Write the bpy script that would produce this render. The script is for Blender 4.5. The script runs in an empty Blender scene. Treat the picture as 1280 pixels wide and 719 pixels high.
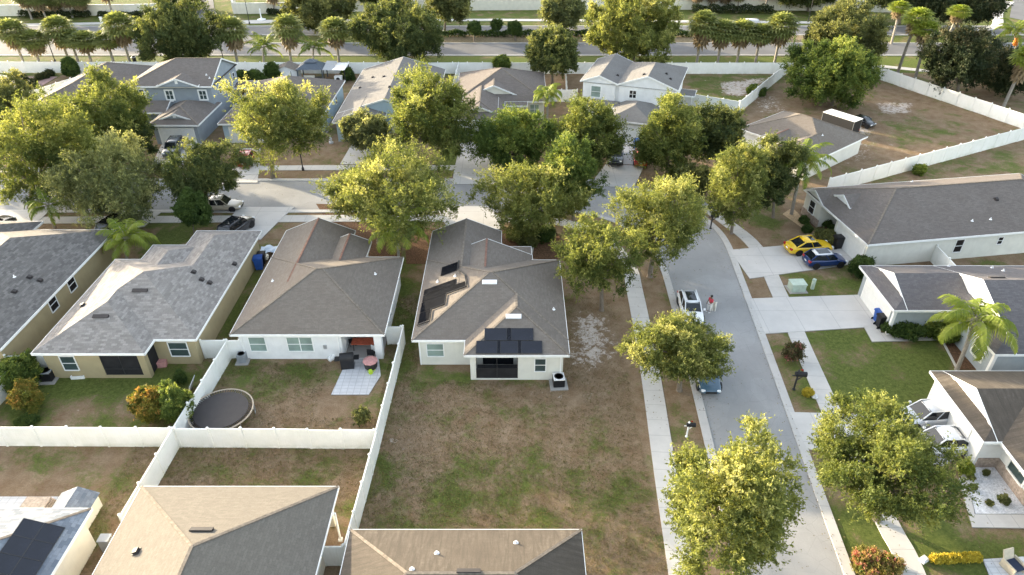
import bpy, math, random
import numpy as np
from mathutils import Vector, Matrix
S = bpy.context.scene
COL = S.collection
R = math.radians
PI = math.pi
random.seed(7)

# ------------------------------------------------------------------ camera survey: pixel of the photo -> place on the ground
F, TH, CAMH = 870.0, 34.0, 36.0
_c, _s = math.cos(R(TH)), math.sin(R(TH))
def ray(px, py):
    x = (px - 640) / F; u = -(py - 359.5) / F
    return Vector((x, _c + u * _s, -_s + u * _c))
def at(px, py, z=0.0):
    d = ray(px, py); t = (z - CAMH) / d.z
    return Vector((t * d.x, t * d.y, z))
def on_depth(px, py, Y):
    d = ray(px, py); t = Y / d.y
    return Vector((t * d.x, Y, CAMH + t * d.z)), t

# ------------------------------------------------------------------ mesh helpers
class MB:
    def __init__(s): s.v = []; s.f = []; s.m = []; s.uv = []; s.sm = []
    def poly(s, pts, uv=None, m=0, smooth=False):
        b = len(s.v); s.v += [tuple(p) for p in pts]; s.f.append(tuple(range(b, b + len(pts))))
        s.m.append(m); s.uv.append(uv); s.sm.append(smooth)
    def box(s, a, b, m=0, rz=0, piv=None, top=None):
        x0, y0, z0 = a; x1, y1, z1 = b
        P = [(x0,y0,z0),(x1,y0,z0),(x1,y1,z0),(x0,y1,z0),(x0,y0,z1),(x1,y0,z1),(x1,y1,z1),(x0,y1,z1)]
        if rz:
            px, py = piv or ((x0+x1)/2, (y0+y1)/2); c, n = math.cos(rz), math.sin(rz)
            P = [(px+(x-px)*c-(y-py)*n, py+(x-px)*n+(y-py)*c, z) for x, y, z in P]
        for q in ((3,2,1,0),(4,5,6,7),(0,1,5,4),(1,2,6,5),(2,3,7,6),(3,0,4,7)): s.poly([P[i] for i in q], m=m)
    def bar(s, a, b, w, h, m=0):
        a = Vector(a); b = Vector(b); d = (b-a).normalized()
        up = Vector((0,0,1)) if abs(d.z) < .95 else Vector((1,0,0))
        r = d.cross(up).normalized(); u = r.cross(d)
        P = [p + r*i*w/2 + u*j*h/2 for p in (a, b) for i, j in ((-1,-1),(1,-1),(1,1),(-1,1))]
        for q in ((0,1,2,3),(7,6,5,4),(0,4,5,1),(1,5,6,2),(2,6,7,3),(3,7,4,0)): s.poly([P[i] for i in q], m=m)
    def tube(s, pts, rad, n=8, m=0, cap=True):
        pts = [Vector(p) for p in pts]
        if not isinstance(rad, (list, tuple)): rad = [rad]*len(pts)
        rings = []
        for i, p in enumerate(pts):
            d = (pts[min(i+1, len(pts)-1)] - pts[max(i-1, 0)]).normalized()
            up = Vector((0,0,1)) if abs(d.z) < .9 else Vector((1,0,0))
            r = d.cross(up).normalized(); u = r.cross(d)
            rings.append([p + (r*math.cos(2*PI*k/n) + u*math.sin(2*PI*k/n))*rad[i] for k in range(n)])
        for i in range(len(rings)-1):
            for k in range(n):
                s.poly([rings[i][k], rings[i][(k+1)%n], rings[i+1][(k+1)%n], rings[i+1][k]], m=m, smooth=True)
        if cap:
            s.poly(list(reversed(rings[0])), m=m); s.poly(rings[-1], m=m)
    def lathe(s, prof, c=(0,0,0), n=16, m=0, smooth=True):
        cx, cy, cz = c
        rg = [[(cx+r*math.cos(2*PI*k/n), cy+r*math.sin(2*PI*k/n), cz+z) for k in range(n)] for r, z in prof]
        for i in range(len(rg)-1):
            for k in range(n): s.poly([rg[i][k], rg[i][(k+1)%n], rg[i+1][(k+1)%n], rg[i+1][k]], m=m, smooth=smooth)
        s.poly(list(reversed(rg[0])), m=m); s.poly(rg[-1], m=m)
    def prism(s, pts, z0, z1, m=0, uv=False):
        if sum(pts[i][0]*pts[(i+1)%len(pts)][1]-pts[(i+1)%len(pts)][0]*pts[i][1] for i in range(len(pts))) < 0: pts = list(reversed(pts))
        n = len(pts)
        s.poly([(p[0],p[1],z1) for p in pts], [(p[0],p[1]) for p in pts], m)
        for i in range(n):
            a, b = pts[i], pts[(i+1)%n]
            s.poly([(a[0],a[1],z0),(b[0],b[1],z0),(b[0],b[1],z1),(a[0],a[1],z1)], [(0,0)]*4, m)
    def build(s, name, mats, parent=None, loc=None, weld=False, sub=0):
        me = bpy.data.meshes.new(name); me.from_pydata(s.v, [], s.f)
        for m in (mats if isinstance(mats, (list, tuple)) else [mats]): me.materials.append(m)
        me.polygons.foreach_set('material_index', s.m)
        me.polygons.foreach_set('use_smooth', s.sm)
        if any(u is not None for u in s.uv):
            l = me.uv_layers.new(name='UVMap'); dat = []
            for f, u in zip(s.f, s.uv):
                for i in range(len(f)): dat += list(u[i]) if u is not None else [0.0, 0.0]
            l.data.foreach_set('uv', dat)
        if weld:
            import bmesh
            bm = bmesh.new(); bm.from_mesh(me); bmesh.ops.remove_doubles(bm, verts=bm.verts, dist=1e-4)
            bmesh.ops.recalc_face_normals(bm, faces=bm.faces); bm.to_mesh(me); bm.free()
        me.update()
        o = bpy.data.objects.new(name, me); COL.objects.link(o)
        if parent: o.parent = parent
        if loc is not None: o.location = loc
        if sub:
            md = o.modifiers.new('round', 'SUBSURF'); md.levels = sub; md.render_levels = sub
        return o

def tag(o, label=None, cat=None, group=None, kind=None):
    if label: o['label'] = label
    if cat: o['category'] = cat
    if group: o['group'] = group
    if kind: o['kind'] = kind
    return o
def thing(name, label, cat, loc=(0,0,0), rz=0, group=None):
    o = bpy.data.objects.new(name, None); COL.objects.link(o); o.empty_display_size = .3
    o.location = loc; o.rotation_euler = (0,0,rz)
    return tag(o, label, cat, group)
def kids(o): return list(o.children)
def dup(o, loc, rz=0, sc=1, label=None, group=None):
    r = o.copy(); COL.objects.link(r); r.location = loc; r.rotation_euler = (0,0,rz)
    r.scale = (sc,sc,sc) if not isinstance(sc, tuple) else sc
    if label: r['label'] = label
    if group: r['group'] = group
    def rec(src, dst):
        for ch in list(src.children):
            c = ch.copy(); COL.objects.link(c); c.parent = dst; rec(ch, c)
    rec(o, r)
    return r

# ------------------------------------------------------------------ materials
class NT:
    def __init__(s, name):
        s.m = bpy.data.materials.new(name); s.m.use_nodes = True; s.t = s.m.node_tree
        s.b = s.t.nodes['Principled BSDF']; s.out = s.t.nodes['Material Output']
    def n(s, typ, **kw):
        x = s.t.nodes.new('ShaderNode'+typ)
        for k, v in kw.items():
            if k.startswith('i_'): x.inputs[k[2:].replace('_',' ')].default_value = v
            else: setattr(x, k, v)
        return x
    def l(s, a, b): s.t.links.new(a, b)
    def mix(s, fac, a, b, blend='MIX'):
        x = s.n('MixRGB', blend_type=blend)
        for sock, v in zip(x.inputs, (fac, a, b)):
            if hasattr(v, 'is_linked'): s.l(v, sock)
            elif isinstance(v, (int, float)): sock.default_value = v
            else: sock.default_value = (*v, 1) if len(v) == 3 else v
        return x.outputs[0]
    def math(s, op, a, b=0.0, clamp=False):
        x = s.n('Math', operation=op, use_clamp=clamp)
        for sock, v in zip(x.inputs, (a, b)):
            if hasattr(v, 'is_linked'): s.l(v, sock)
            else: sock.default_value = v
        return x.outputs[0]
    def noise(s, vec, scale, detail=4, rough=.55, dist=0):
        x = s.n('TexNoise'); x.inputs['Scale'].default_value = scale; x.inputs['Detail'].default_value = detail
        x.inputs['Roughness'].default_value = rough; x.inputs['Distortion'].default_value = dist
        if vec is not None: s.l(vec, x.inputs['Vector'])
        return x.outputs['Fac']
    def ramp(s, fac, lo, hi, a=0.0, b=1.0):
        x = s.n('MapRange'); x.inputs['From Min'].default_value = lo; x.inputs['From Max'].default_value = hi
        x.inputs['To Min'].default_value = a; x.inputs['To Max'].default_value = b; x.clamp = True
        s.l(fac, x.inputs['Value']); return x.outputs[0]
    def mapping(s, vec, scale=(1,1,1), loc=(0,0,0), rot=(0,0,0)):
        x = s.n('Mapping'); x.inputs['Scale'].default_value = scale; x.inputs['Location'].default_value = loc; x.inputs['Rotation'].default_value = rot
        s.l(vec, x.inputs['Vector']); return x.outputs[0]
    def pos(s): return s.n('NewGeometry').outputs['Position']
    def obj(s): return s.n('TexCoord').outputs['Object']
    def uv(s): return s.n('TexCoord').outputs['UV']
    def bump(s, h, strength=.3, dist=.02):
        x = s.n('Bump'); x.inputs['Strength'].default_value = strength; x.inputs['Distance'].default_value = dist
        s.l(h, x.inputs['Height']); s.l(x.outputs[0], s.b.inputs['Normal'])
    def base(s, col, rough=.8, spec=.3, metal=0):
        if hasattr(col, 'is_linked'): s.l(col, s.b.inputs['Base Color'])
        else: s.b.inputs['Base Color'].default_value = (*col, 1)
        s.b.inputs['Roughness'].default_value = rough; s.b.inputs['Specular IOR Level'].default_value = spec
        s.b.inputs['Metallic'].default_value = metal
        return s.m

def plain(name, col, rough=.6, spec=.4, metal=0, var=.12, scale=3.0):
    t = NT(name); n = t.noise(t.obj(), scale, 5)
    a = tuple(c*(1-var) for c in col); b = tuple(min(1, c*(1+var)) for c in col)
    return t.base(t.mix(t.ramp(n, .3, .7), a, b), rough, spec, metal)

def stucco(name, col, dirt=.12):
    t = NT(name); p = t.obj()
    n = t.noise(p, 1.3, 5); f = t.noise(p, 30, 3)
    c = t.mix(t.ramp(n, .35, .75), col, tuple(x*(1-dirt) for x in col))
    st = t.noise(t.mapping(p, (2.5, 2.5, .25)), 1.5, 4)
    c = t.mix(t.ramp(st, .55, .8, 0, .35), c, tuple(x*.78 for x in col))
    t.bump(f, .25, .01)
    return t.base(c, .88, .2)

def shingle(name, c1, c2, contrast=.5, bw=.34, bh=.15, stain=(.35, .32, .30), stain_amt=.5, streak=.5, sk_=.68):
    t = NT(name); uv = t.uv()
    br = t.n('TexBrick'); t.l(uv, br.inputs['Vector'])
    br.inputs['Scale'].default_value = 1.0; br.inputs['Brick Width'].default_value = bw; br.inputs['Row Height'].default_value = bh
    br.inputs['Mortar Size'].default_value = .006; br.inputs['Mortar Smooth'].default_value = .4; br.inputs['Bias'].default_value = 0
    mid = tuple((a+b)/2 for a, b in zip(c1, c2))
    br.inputs['Color1'].default_value = (*c1, 1); br.inputs['Color2'].default_value = (*c2, 1)
    br.inputs['Mortar'].default_value = (*[x*.55 for x in mid], 1)
    c = t.mix(contrast, mid, br.outputs['Color'])
    n = t.noise(uv, .35, 6, .65)
    c = t.mix(t.ramp(n, .38, .68, 0, stain_amt), c, tuple(m*s*2.0 for m, s in zip(mid, stain)))
    sk = t.noise(t.mapping(uv, (1.4 if sk_ > .6 else 2.6, .12 if sk_ > .6 else .3, 1)), 1.6, 6, .75, .5)
    c = t.mix(t.ramp(sk, .5 if sk_ > .6 else .36, .72 if sk_ > .6 else .60, 0, streak), c, tuple(m*sk_ for m in mid))
    g = t.noise(uv, 26, 3, .7)
    c = t.mix(t.ramp(g, .3, .7, .0, .45), c, tuple(min(1, m*1.35) for m in mid))
    g2 = t.noise(t.mapping(uv, (1, 1, 1), (7, 3, 0)), 7.5, 4, .7)
    c = t.mix(t.ramp(g2, .45, .7, .0, .45), c, tuple(m*.66 for m in mid))
    t.bump(br.outputs['Fac'], .5, -.012)
    return t.base(c, .92, .15)

def concrete(name, col, joint=1.5, vary=.16, scale=.8, joint_v=0.0):
    t = NT(name); p = t.pos(); n = t.noise(p, scale, 6, .65); n2 = t.noise(p, 9, 4, .7)
    c = t.mix(t.ramp(n, .3, .72), col, tuple(x*(1-vary) for x in col))
    c = t.mix(t.ramp(n2, .45, .75, 0, .4), c, tuple(x*.85 for x in col))
    st = t.noise(t.mapping(p, (1,1,1), (40, 9, 2)), .33, 5, .7)
    c = t.mix(t.ramp(st, .56, .76, 0, .45), c, tuple(x*.72 for x in col))
    if joint:
        sp = t.n('SeparateXYZ'); t.l(t.uv(), sp.inputs[0])
        f = t.math('FRACT', t.math('DIVIDE', sp.outputs[0], joint)); j = t.math('LESS_THAN', f, .035/joint)
        if joint_v:
            f2 = t.math('FRACT', t.math('DIVIDE', sp.outputs[1], joint_v)); j = t.math('MAXIMUM', j, t.math('LESS_THAN', f2, .035/joint_v))
        c = t.mix(t.math('MULTIPLY', j, .6), c, tuple(x*.42 for x in col))
    return t.base(c, .9, .2)

def asphalt(name, col):
    t = NT(name); p = t.pos(); n = t.noise(p, .25, 6, .6); n2 = t.noise(p, 14, 3, .8)
    c = t.mix(t.ramp(n, .32, .7), tuple(x*1.14 for x in col), tuple(x*.80 for x in col))
    c = t.mix(t.ramp(n2, .35, .7, 0, .5), c, tuple(x*.8 for x in col))
    cr = t.n('TexVoronoi', feature='DISTANCE_TO_EDGE'); t.l(t.mapping(p, (.16,.16,.16)), cr.inputs['Vector'])
    dis = t.noise(p, 1.2, 4); 
    c = t.mix(t.math('MULTIPLY', t.math('LESS_THAN', cr.outputs['Distance'], .006), .35), c, tuple(x*.5 for x in col))
    pt = t.noise(t.mapping(p, (1,1,1), (3, 60, 0)), .12, 2, .4)
    c = t.mix(t.math('MULTIPLY', t.math('GREATER_THAN', pt, .56), .3), c, tuple(x*.8 for x in col))
    oil = t.noise(t.mapping(p, (.9, .12, 1)), .9, 5, .7)
    c = t.mix(t.ramp(oil, .55, .75, 0, .4), c, tuple(x*.74 for x in col))
    t.bump(n2, .2, .01)
    return t.base(c, .85, .3)

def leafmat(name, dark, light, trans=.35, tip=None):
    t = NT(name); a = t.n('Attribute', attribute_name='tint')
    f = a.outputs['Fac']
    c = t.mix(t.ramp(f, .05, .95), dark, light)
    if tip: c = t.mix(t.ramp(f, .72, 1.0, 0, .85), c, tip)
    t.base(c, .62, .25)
    tr = t.n('BsdfTranslucent'); t.l(t.mix(1.0, c, (1.0, .95, .55), 'MULTIPLY'), tr.inputs['Color'])
    ms = t.n('MixShader'); ms.inputs[0].default_value = trans
    t.l(t.b.outputs[0], ms.inputs[1]); t.l(tr.outputs[0], ms.inputs[2]); t.l(ms.outputs[0], t.out.inputs['Surface'])
    return t.m

def barkmat(name, col):
    t = NT(name); p = t.obj(); n = t.noise(t.mapping(p, (6, 6, 1.2)), 3, 5, .7)
    t.bump(n, .6, .03)
    return t.base(t.mix(t.ramp(n, .3, .7), tuple(x*.6 for x in col), tuple(x*1.25 for x in col)), .95, .1)

def glassmat(name, col, rough=.06):
    t = NT(name); n = t.noise(t.obj(), .8, 3)
    return t.base(t.mix(t.ramp(n, .3, .7), tuple(x*.8 for x in col), tuple(x*1.2 for x in col)), rough, .6)

def paint(name, col, rough=.25):
    t = NT(name); n = t.noise(t.obj(), 2.2, 5)
    m = t.base(t.mix(t.ramp(n, .35, .7), col, tuple(c*.93 for c in col)), rough, .5)
    t.b.inputs['Coat Weight'].default_value = .6; t.b.inputs['Coat Roughness'].default_value = .08
    return m

M = {}
M['white_wall'] = stucco('white_stucco', (.80, .80, .79))
M['cream_wall'] = stucco('cream_stucco', (.74, .70, .60))
M['ivory_wall'] = stucco('ivory_stucco', (.72, .71, .64))
M['tan_wall'] = stucco('tan_stucco', (.40, .335, .20))
M['grey_wall'] = stucco('grey_stucco', (.30, .335, .37))
M['blue_wall'] = stucco('pale_blue_stucco', (.42, .53, .60))
M['slate_wall'] = stucco('slate_grey_stucco', (.36, .40, .42))
M['stone_base'] = plain('stone_veneer', (.36, .29, .24), .9, .2, 0, .35, 6)
M['trim'] = plain('white_trim', (.82, .82, .80), .55, .3, 0, .05)
def vinylmat():
    t = NT('white_vinyl'); p = t.pos(); sp = t.n('SeparateXYZ'); t.l(p, sp.inputs[0])
    n = t.noise(p, .9, 5, .7); n2 = t.noise(t.mapping(p, (3,3,.5)), 2.0, 5, .75)
    c = t.mix(t.ramp(n, .35, .75), (.83,.83,.80), (.74,.745,.70))
    c = t.mix(t.ramp(n2, .55, .8, 0, .4), c, (.56,.56,.47))
    k = t.math('MULTIPLY', t.ramp(sp.outputs[2], .0, .45, 1, 0), t.ramp(n, .4, .65))
    c = t.mix(t.math('MULTIPLY', k, .5), c, (.36,.37,.24))
    return t.base(c, .5, .35)
M['vinyl'] = vinylmat()
M['roof_brown'] = shingle('brown_grey_shingle', (.140, .121, .103), (.208, .182, .157), .8)
M['roof_grey'] = shingle('weathered_grey_shingle', (.138, .120, .104), (.205, .182, .160), .8)
M['roof_light'] = shingle('light_architectural_shingle', (.152, .139, .127), (.325, .302, .283), .95, .42, .19, (.55, .5, .5), .15, .15)
M['roof_mottle'] = shingle('grey_architectural_shingle', (.085, .08, .076), (.205, .192, .182), .95, .40, .19, (.5, .48, .46), .25, .2)
M['roof_tan'] = shingle('tan_shingle', (.130, .116, .098), (.185, .167, .142), .7, .34, .15, (.5, .5, .5), .25, .25)
M['roof_tan_stained'] = shingle('stained_tan_shingle', (.098, .083, .068), (.148, .127, .105), .7, .34, .15, (.27, .26, .25), .9, .95, .42)
M['roof_blue'] = shingle('blue_grey_architectural_shingle', (.09, .11, .14), (.30, .32, .35), 1.0, .45, .22, (.5, .5, .5), .1, .1)
M['roof_dark'] = shingle('charcoal_shingle', (.09, .086, .092), (.16, .15, .152), .8)
M['roof_violet'] = shingle('grey_brown_shingle', (.118, .103, .094), (.184, .163, .149), .8)
M['roof_pale'] = shingle('pale_grey_shingle', (.145, .14, .135), (.20, .194, .186), .7)
M['cap_light'] = plain('ridge_cap_light', (.185, .158, .13), .9, .1, 0, .3, 5)
M['cap_red'] = plain('ridge_cap_red', (.20, .115, .09), .9, .1, 0, .3, 5)
M['vent_dark'] = plain('dark_metal', (.04, .035, .035), .6, .3)
M['white_metal'] = plain('white_metal', (.8, .8, .8), .4, .4, 0, .05)
M['solar'] = glassmat('solar_glass', (.012, .014, .022), .12)
M['pool_mat'] = plain('solar_collector_mat', (.008, .009, .012), .85, .03, 0, .3, 1.2)
M['black'] = plain('black_plastic', (.016, .016, .018), .5, .35)
M['glass'] = glassmat('window_glass', (.05, .075, .075))
M['glass_blind'] = glassmat('window_glass_blinds', (.24, .31, .28), .15)
M['glass_dark'] = glassmat('window_glass_dark', (.012, .014, .018))
M['screen'] = plain('lanai_screen', (.022, .022, .024), .7, .2, 0, .25, 2)
M['screen_floor'] = plain('lanai_floor', (.10, .10, .105), .7, .3)
M['garage'] = plain('garage_door_white', (.76, .76, .74), .5, .3, 0, .05)
M['concrete'] = concrete('concrete_walk', (.56, .535, .50), 1.55)
M['drive'] = concrete('concrete_drive', (.58, .555, .525), 3.1, .14, .5, 3.1)
M['kerb'] = concrete('concrete_kerb', (.53, .51, .485), 3.0)
M['paver'] = concrete('white_paver', (.60, .60, .61), .5, .2, 2.0, .38)
M['asphalt'] = asphalt('street_asphalt', (.325, .32, .315))
M['asphalt_far'] = asphalt('boulevard_asphalt', (.15, .148, .15))
M['paint_white'] = plain('road_paint', (.7, .7, .68), .7, .2)
M['mulch'] = plain('brown_mulch', (.13, .075, .045), .95, .1, 0, .5, 7)
M['rock_tan'] = plain('tan_landscape_rock', (.46, .33, .20), .9, .15, 0, .35, 9)
M['gravel'] = plain('white_gravel', (.62, .62, .63), .9, .15, 0, .3, 11)
M['redgravel'] = plain('red_gravel', (.36, .24, .22), .9, .15, 0, .3, 9)
M['bark'] = barkmat('oak_bark', (.21, .175, .14))
M['palm_bark'] = barkmat('palm_bark', (.31, .28, .24))
M['skirt'] = leafmat('dead_frond', (.15, .11, .06), (.33, .25, .15), .3)
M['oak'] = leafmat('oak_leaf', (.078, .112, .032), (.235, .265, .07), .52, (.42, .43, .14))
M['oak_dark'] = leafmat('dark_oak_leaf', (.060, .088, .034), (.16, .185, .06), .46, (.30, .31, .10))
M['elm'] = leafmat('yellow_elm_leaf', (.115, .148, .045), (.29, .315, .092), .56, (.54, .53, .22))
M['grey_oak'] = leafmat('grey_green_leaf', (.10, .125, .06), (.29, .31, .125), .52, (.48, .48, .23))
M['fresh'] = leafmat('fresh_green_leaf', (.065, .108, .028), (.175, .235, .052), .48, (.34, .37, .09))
M['magnolia'] = leafmat('magnolia_leaf', (.022, .036, .014), (.062, .076, .028), .22, (.13, .11, .05))
M['bush'] = leafmat('bush_leaf', (.03, .06, .014), (.09, .135, .03), .3)
M['bush_olive'] = leafmat('olive_bush_leaf', (.080, .10, .036), (.21, .22, .08), .46, (.38,.37,.13))
M['croton'] = leafmat('croton_leaf', (.10, .14, .025), (.30, .24, .05), .42, (.58, .30, .08))
M['croton_pink'] = leafmat('pink_croton_leaf', (.12, .16, .035), (.42, .30, .10), .4, (.62, .20, .20))
M['pinkflower'] = leafmat('pink_flower', (.07, .085, .03), (.15, .11, .06), .35, (.50, .14, .15))
M['yellowflower'] = leafmat('yellow_flower', (.36, .30, .03), (.65, .52, .07), .35)
M['palm'] = leafmat('palm_frond', (.075, .12, .022), (.21, .27, .05), .46, (.36, .38, .10))
M['palm_bright'] = leafmat('bright_palm_frond', (.13, .19, .025), (.33, .38, .065), .48, (.50, .50, .14))
M['sabal'] = leafmat('fan_palm_leaf', (.11, .145, .05), (.27, .30, .105), .5, (.44, .44, .18))
M['orange_fruit'] = plain('orange_palm_fruit', (.55, .17, .02), .6, .3, 0, .3, 9)
M['tyre'] = plain('tyre_rubber', (.015, .015, .015), .85, .2)
M['rim'] = plain('alloy_rim', (.5, .5, .52), .35, .5, .7)
M['lamp_red'] = plain('tail_lamp_red', (.45, .02, .02), .2, .5)
M['lamp_clear'] = plain('head_lamp_clear', (.75, .78, .8), .12, .6)
M['car_glass'] = glassmat('car_glass', (.012, .015, .018), .04)
M['blue_bin'] = plain('blue_bin_plastic', (.025, .09, .34), .5, .35)
M['pole'] = plain('dark_pole', (.03, .03, .032), .5, .4)
M['metal'] = plain('galvanised_metal', (.42, .43, .44), .5, .4, .5)
M['fan_grey'] = plain('condenser_grey', (.30, .32, .34), .55, .3, .2)

# ------------------------------------------------------------------ ground with zones of grass, bare sand and dirt
GX0, GX1, GY0, GY1, GS = -76.0, 84.0, 14.0, 128.0, .4
nx, ny = int((GX1-GX0)/GS)+1, int((GY1-GY0)/GS)+1
gx, gy = np.meshgrid(np.linspace(GX0, GX1, nx), np.linspace(GY0, GY1, ny))
gg = np.full((ny, nx), .30); gs_ = np.zeros((ny, nx)); gl = np.zeros((ny, nx))
def inside(poly):
    w = np.zeros(gx.shape, bool); n = len(poly)
    for i in range(n):
        x0, y0 = poly[i][:2]; x1, y1 = poly[(i+1)%n][:2]
        if y0 == y1: continue
        cond = ((y0 > gy) != (y1 > gy)) & (gx < (x1-x0)*(gy-y0)/(y1-y0)+x0)
        w ^= cond
    return w.astype(float)
def blur(a, k):
    for _ in range(2):
        for ax in (0, 1):
            acc = np.zeros_like(a)
            for d in range(-k, k+1): acc += np.roll(a, d, ax)
            a = acc/(2*k+1)
    return a
def zone(pts, g=None, s=None, l=None, soft=2):
    global gg, gs_, gl
    w = blur(inside([at(*p) for p in pts]), soft) if soft else inside([at(*p) for p in pts])
    if g is not None: gg = gg*(1-w)+g*w
    if s is not None: gs_ = gs_*(1-w)+s*w
    if l is not None: gl = gl*(1-w)+l*w
# lawn round the corner house
zone([(505,300),(530,300),(520,470),(480,600),(445,660),(470,470)], .62)
zone([(470,585),(560,560),(640,560),(720,575),(810,600),(825,650),(730,668),(520,668),(455,660)], .50, soft=5)
zone([(480,480),(810,480),(815,560),(640,562),(480,590)], .29, .10, soft=3)
zone([(715,300),(780,330),(800,480),(715,480)], .12, .12)
zone([(713,392),(755,392),(770,440),(735,465),(713,455)], .05, .80, soft=2)
zone([(640,478),(790,490),(790,505),(640,500)], .12, .42, soft=2)
zone([(480,535),(525,532),(520,560),(478,560)], .1, .5, soft=2)
zone([(640,640),(825,640),(840,719),(730,719)], .36, .1, soft=3)
zone([(520,465),(600,470),(590,482),(530,480)], .7, soft=1)
zone([(625,470),(690,470),(690,478),(625,478)], .75, soft=1)
# back gardens on the left
zone([(40,470),(260,450),(262,432),(215,530),(0,530),(0,480)], .82)
zone([(70,500),(150,495),(210,505),(200,520),(60,525)], .16, .35)
zone([(285,440),(420,460),(405,500),(300,500),(255,530),(240,520)], .52)
zone([(290,500),(470,490),(470,530),(300,535)], .20, .22)
zone([(460,440),(490,440),(470,520),(440,495)], .5)
zone([(0,560),(190,560),(170,640),(120,660),(90,600),(0,600)], .40, .12, soft=3)
zone([(205,562),(450,562),(445,605),(190,605)], .42, .1, soft=3)
zone([(420,600),(455,600),(435,680),(400,680)], .3, .2)
zone([(300,330),(335,330),(290,425),(268,425)], .72)
zone([(190,285),(245,285),(230,310),(180,320)], .8)
zone([(160,262),(260,262),(300,280),(150,290)], .62)
# gardens right of the street
zone([(1015,412),(1080,408),(1100,425),(1170,425),(1200,460),(1160,520),(1058,517)], .80)
zone([(1060,420),(1110,440),(1100,470),(1040,450)], .55)
zone([(958,418),(1000,415),(1035,512),(1002,518)], .58)
zone([(985,345),(1085,332),(1085,372),(985,375)], .64)
zone([(880,300),(1005,240),(1020,300),(960,312)], .22, .12)
zone([(925,265),(985,262),(970,285),(930,285)], .6)
zone([(1125,655),(1215,640),(1280,665),(1280,719),(1150,719)], .82)
zone([(1150,635),(1215,630),(1280,660),(1280,682),(1190,672)], .34, .2)
zone([(1025,610),(1105,640),(1110,719),(1060,719)], .74)
zone([(880,270),(930,300),(945,320),(910,310)], .14)
zone([(935,350),(965,345),(970,372),(935,372)], .14)
# fenced lots behind
zone([(985,98),(1090,95),(1275,165),(1285,180),(1040,220),(925,145)], .24, .22, soft=3)
zone([(1095,128),(1145,128),(1135,142),(1100,142)], .1, .75, soft=1)
zone([(1055,152),(1090,155),(1088,172),(1060,175)], .1, .70, soft=1)
zone([(930,118),(960,115),(990,140),(950,140)], .12, .55, soft=1)
zone([(1120,150),(1200,150),(1180,180),(1110,180)], .45)
zone([(1050,190),(1090,175),(1095,200),(1050,205)], .2, .5, soft=1)
zone([(862,94),(985,94),(925,135),(870,128)], .62, .25)
zone([(900,103),(960,97),(930,122),(905,118)], .3, .8, soft=1)
zone([(870,130),(920,145),(915,170),(860,165)], .95)
zone([(1060,215),(1280,185),(1280,215),(1060,228)], .45)
zone([(640,93),(728,93),(728,110),(640,110)], .08)
zone([(555,180),(576,180),(574,206),(548,206)], 1.0, 0, .4, soft=1)
zone([(310,222),(390,222),(390,180),(330,190)], .12)
zone([(0,60),(1180,72),(1180,92),(0,92)], .74, 0, .2, soft=1)
gg = np.clip(gg + .06*np.sin(gx*.9+gy*.5)*np.cos(gy*.7-gx*.3), 0, 1)

def groundmat(name, attrs):
    t = NT(name); p = t.pos()
    if attrs:
        g = t.n('Attribute', attribute_name='green').outputs['Fac']; s = t.n('Attribute', attribute_name='sand').outputs['Fac']
        li = t.n('Attribute', attribute_name='lush').outputs['Fac']
    else:
        v = t.n('Value'); v.outputs[0].default_value = .62; g = v.outputs[0]
        v = t.n('Value'); v.outputs[0].default_value = .0; s = v.outputs[0]
        v = t.n('Value'); v.outputs[0].default_value = .08; li = v.outputs[0]
    n1 = t.noise(p, .42, 6, .62, .4); n2 = t.noise(p, 3.2, 5, .7); n3 = t.noise(p, 9, 5, .85)
    n4 = t.noise(t.mapping(p, (1,1,1), (31, 17, 5)), .8, 6, .7)
    fine = t.mix(t.ramp(n3, .3, .7), (.62,.62,.62), (1.32,1.32,1.32))
    brown = t.mix(t.ramp(n4, .3, .72), (.172, .110, .062), (.280, .208, .138))
    green = t.mix(t.ramp(n2, .3, .7), (.056, .080, .018), (.140, .158, .042))
    green = t.mix(li, green, t.mix(t.ramp(n2, .3, .7), (.10, .15, .025), (.20, .24, .05)))
    k = t.math('ADD', g, t.math('MULTIPLY', t.math('SUBTRACT', n1, .5), 1.5))
    k = t.math('ADD', k, t.math('MULTIPLY', t.math('SUBTRACT', n2, .5), .8))
    c = t.mix(t.ramp(k, .30, .62), brown, green)
    n5 = t.noise(t.mapping(p, (1,1,1), (11, 5, 2)), 2.1, 6, .75, .6)
    ks = t.math('ADD', s, t.math('MULTIPLY', t.math('SUBTRACT', n4, .5), .9))
    ks = t.math('ADD', ks, t.math('MULTIPLY', t.math('SUBTRACT', n5, .5), 2.2))
    c = t.mix(t.ramp(ks, .56, .80, 0, .85), c, (.56, .49, .43))
    c = t.mix(1.0, c, fine, 'MULTIPLY')
    t.bump(t.math('ADD', n3, n2), .5, .06)
    return t.base(c, .95, .1)
M['ground'] = groundmat('lawn_and_bare_soil', True)
M['far_ground'] = groundmat('far_lawn', False)
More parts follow.
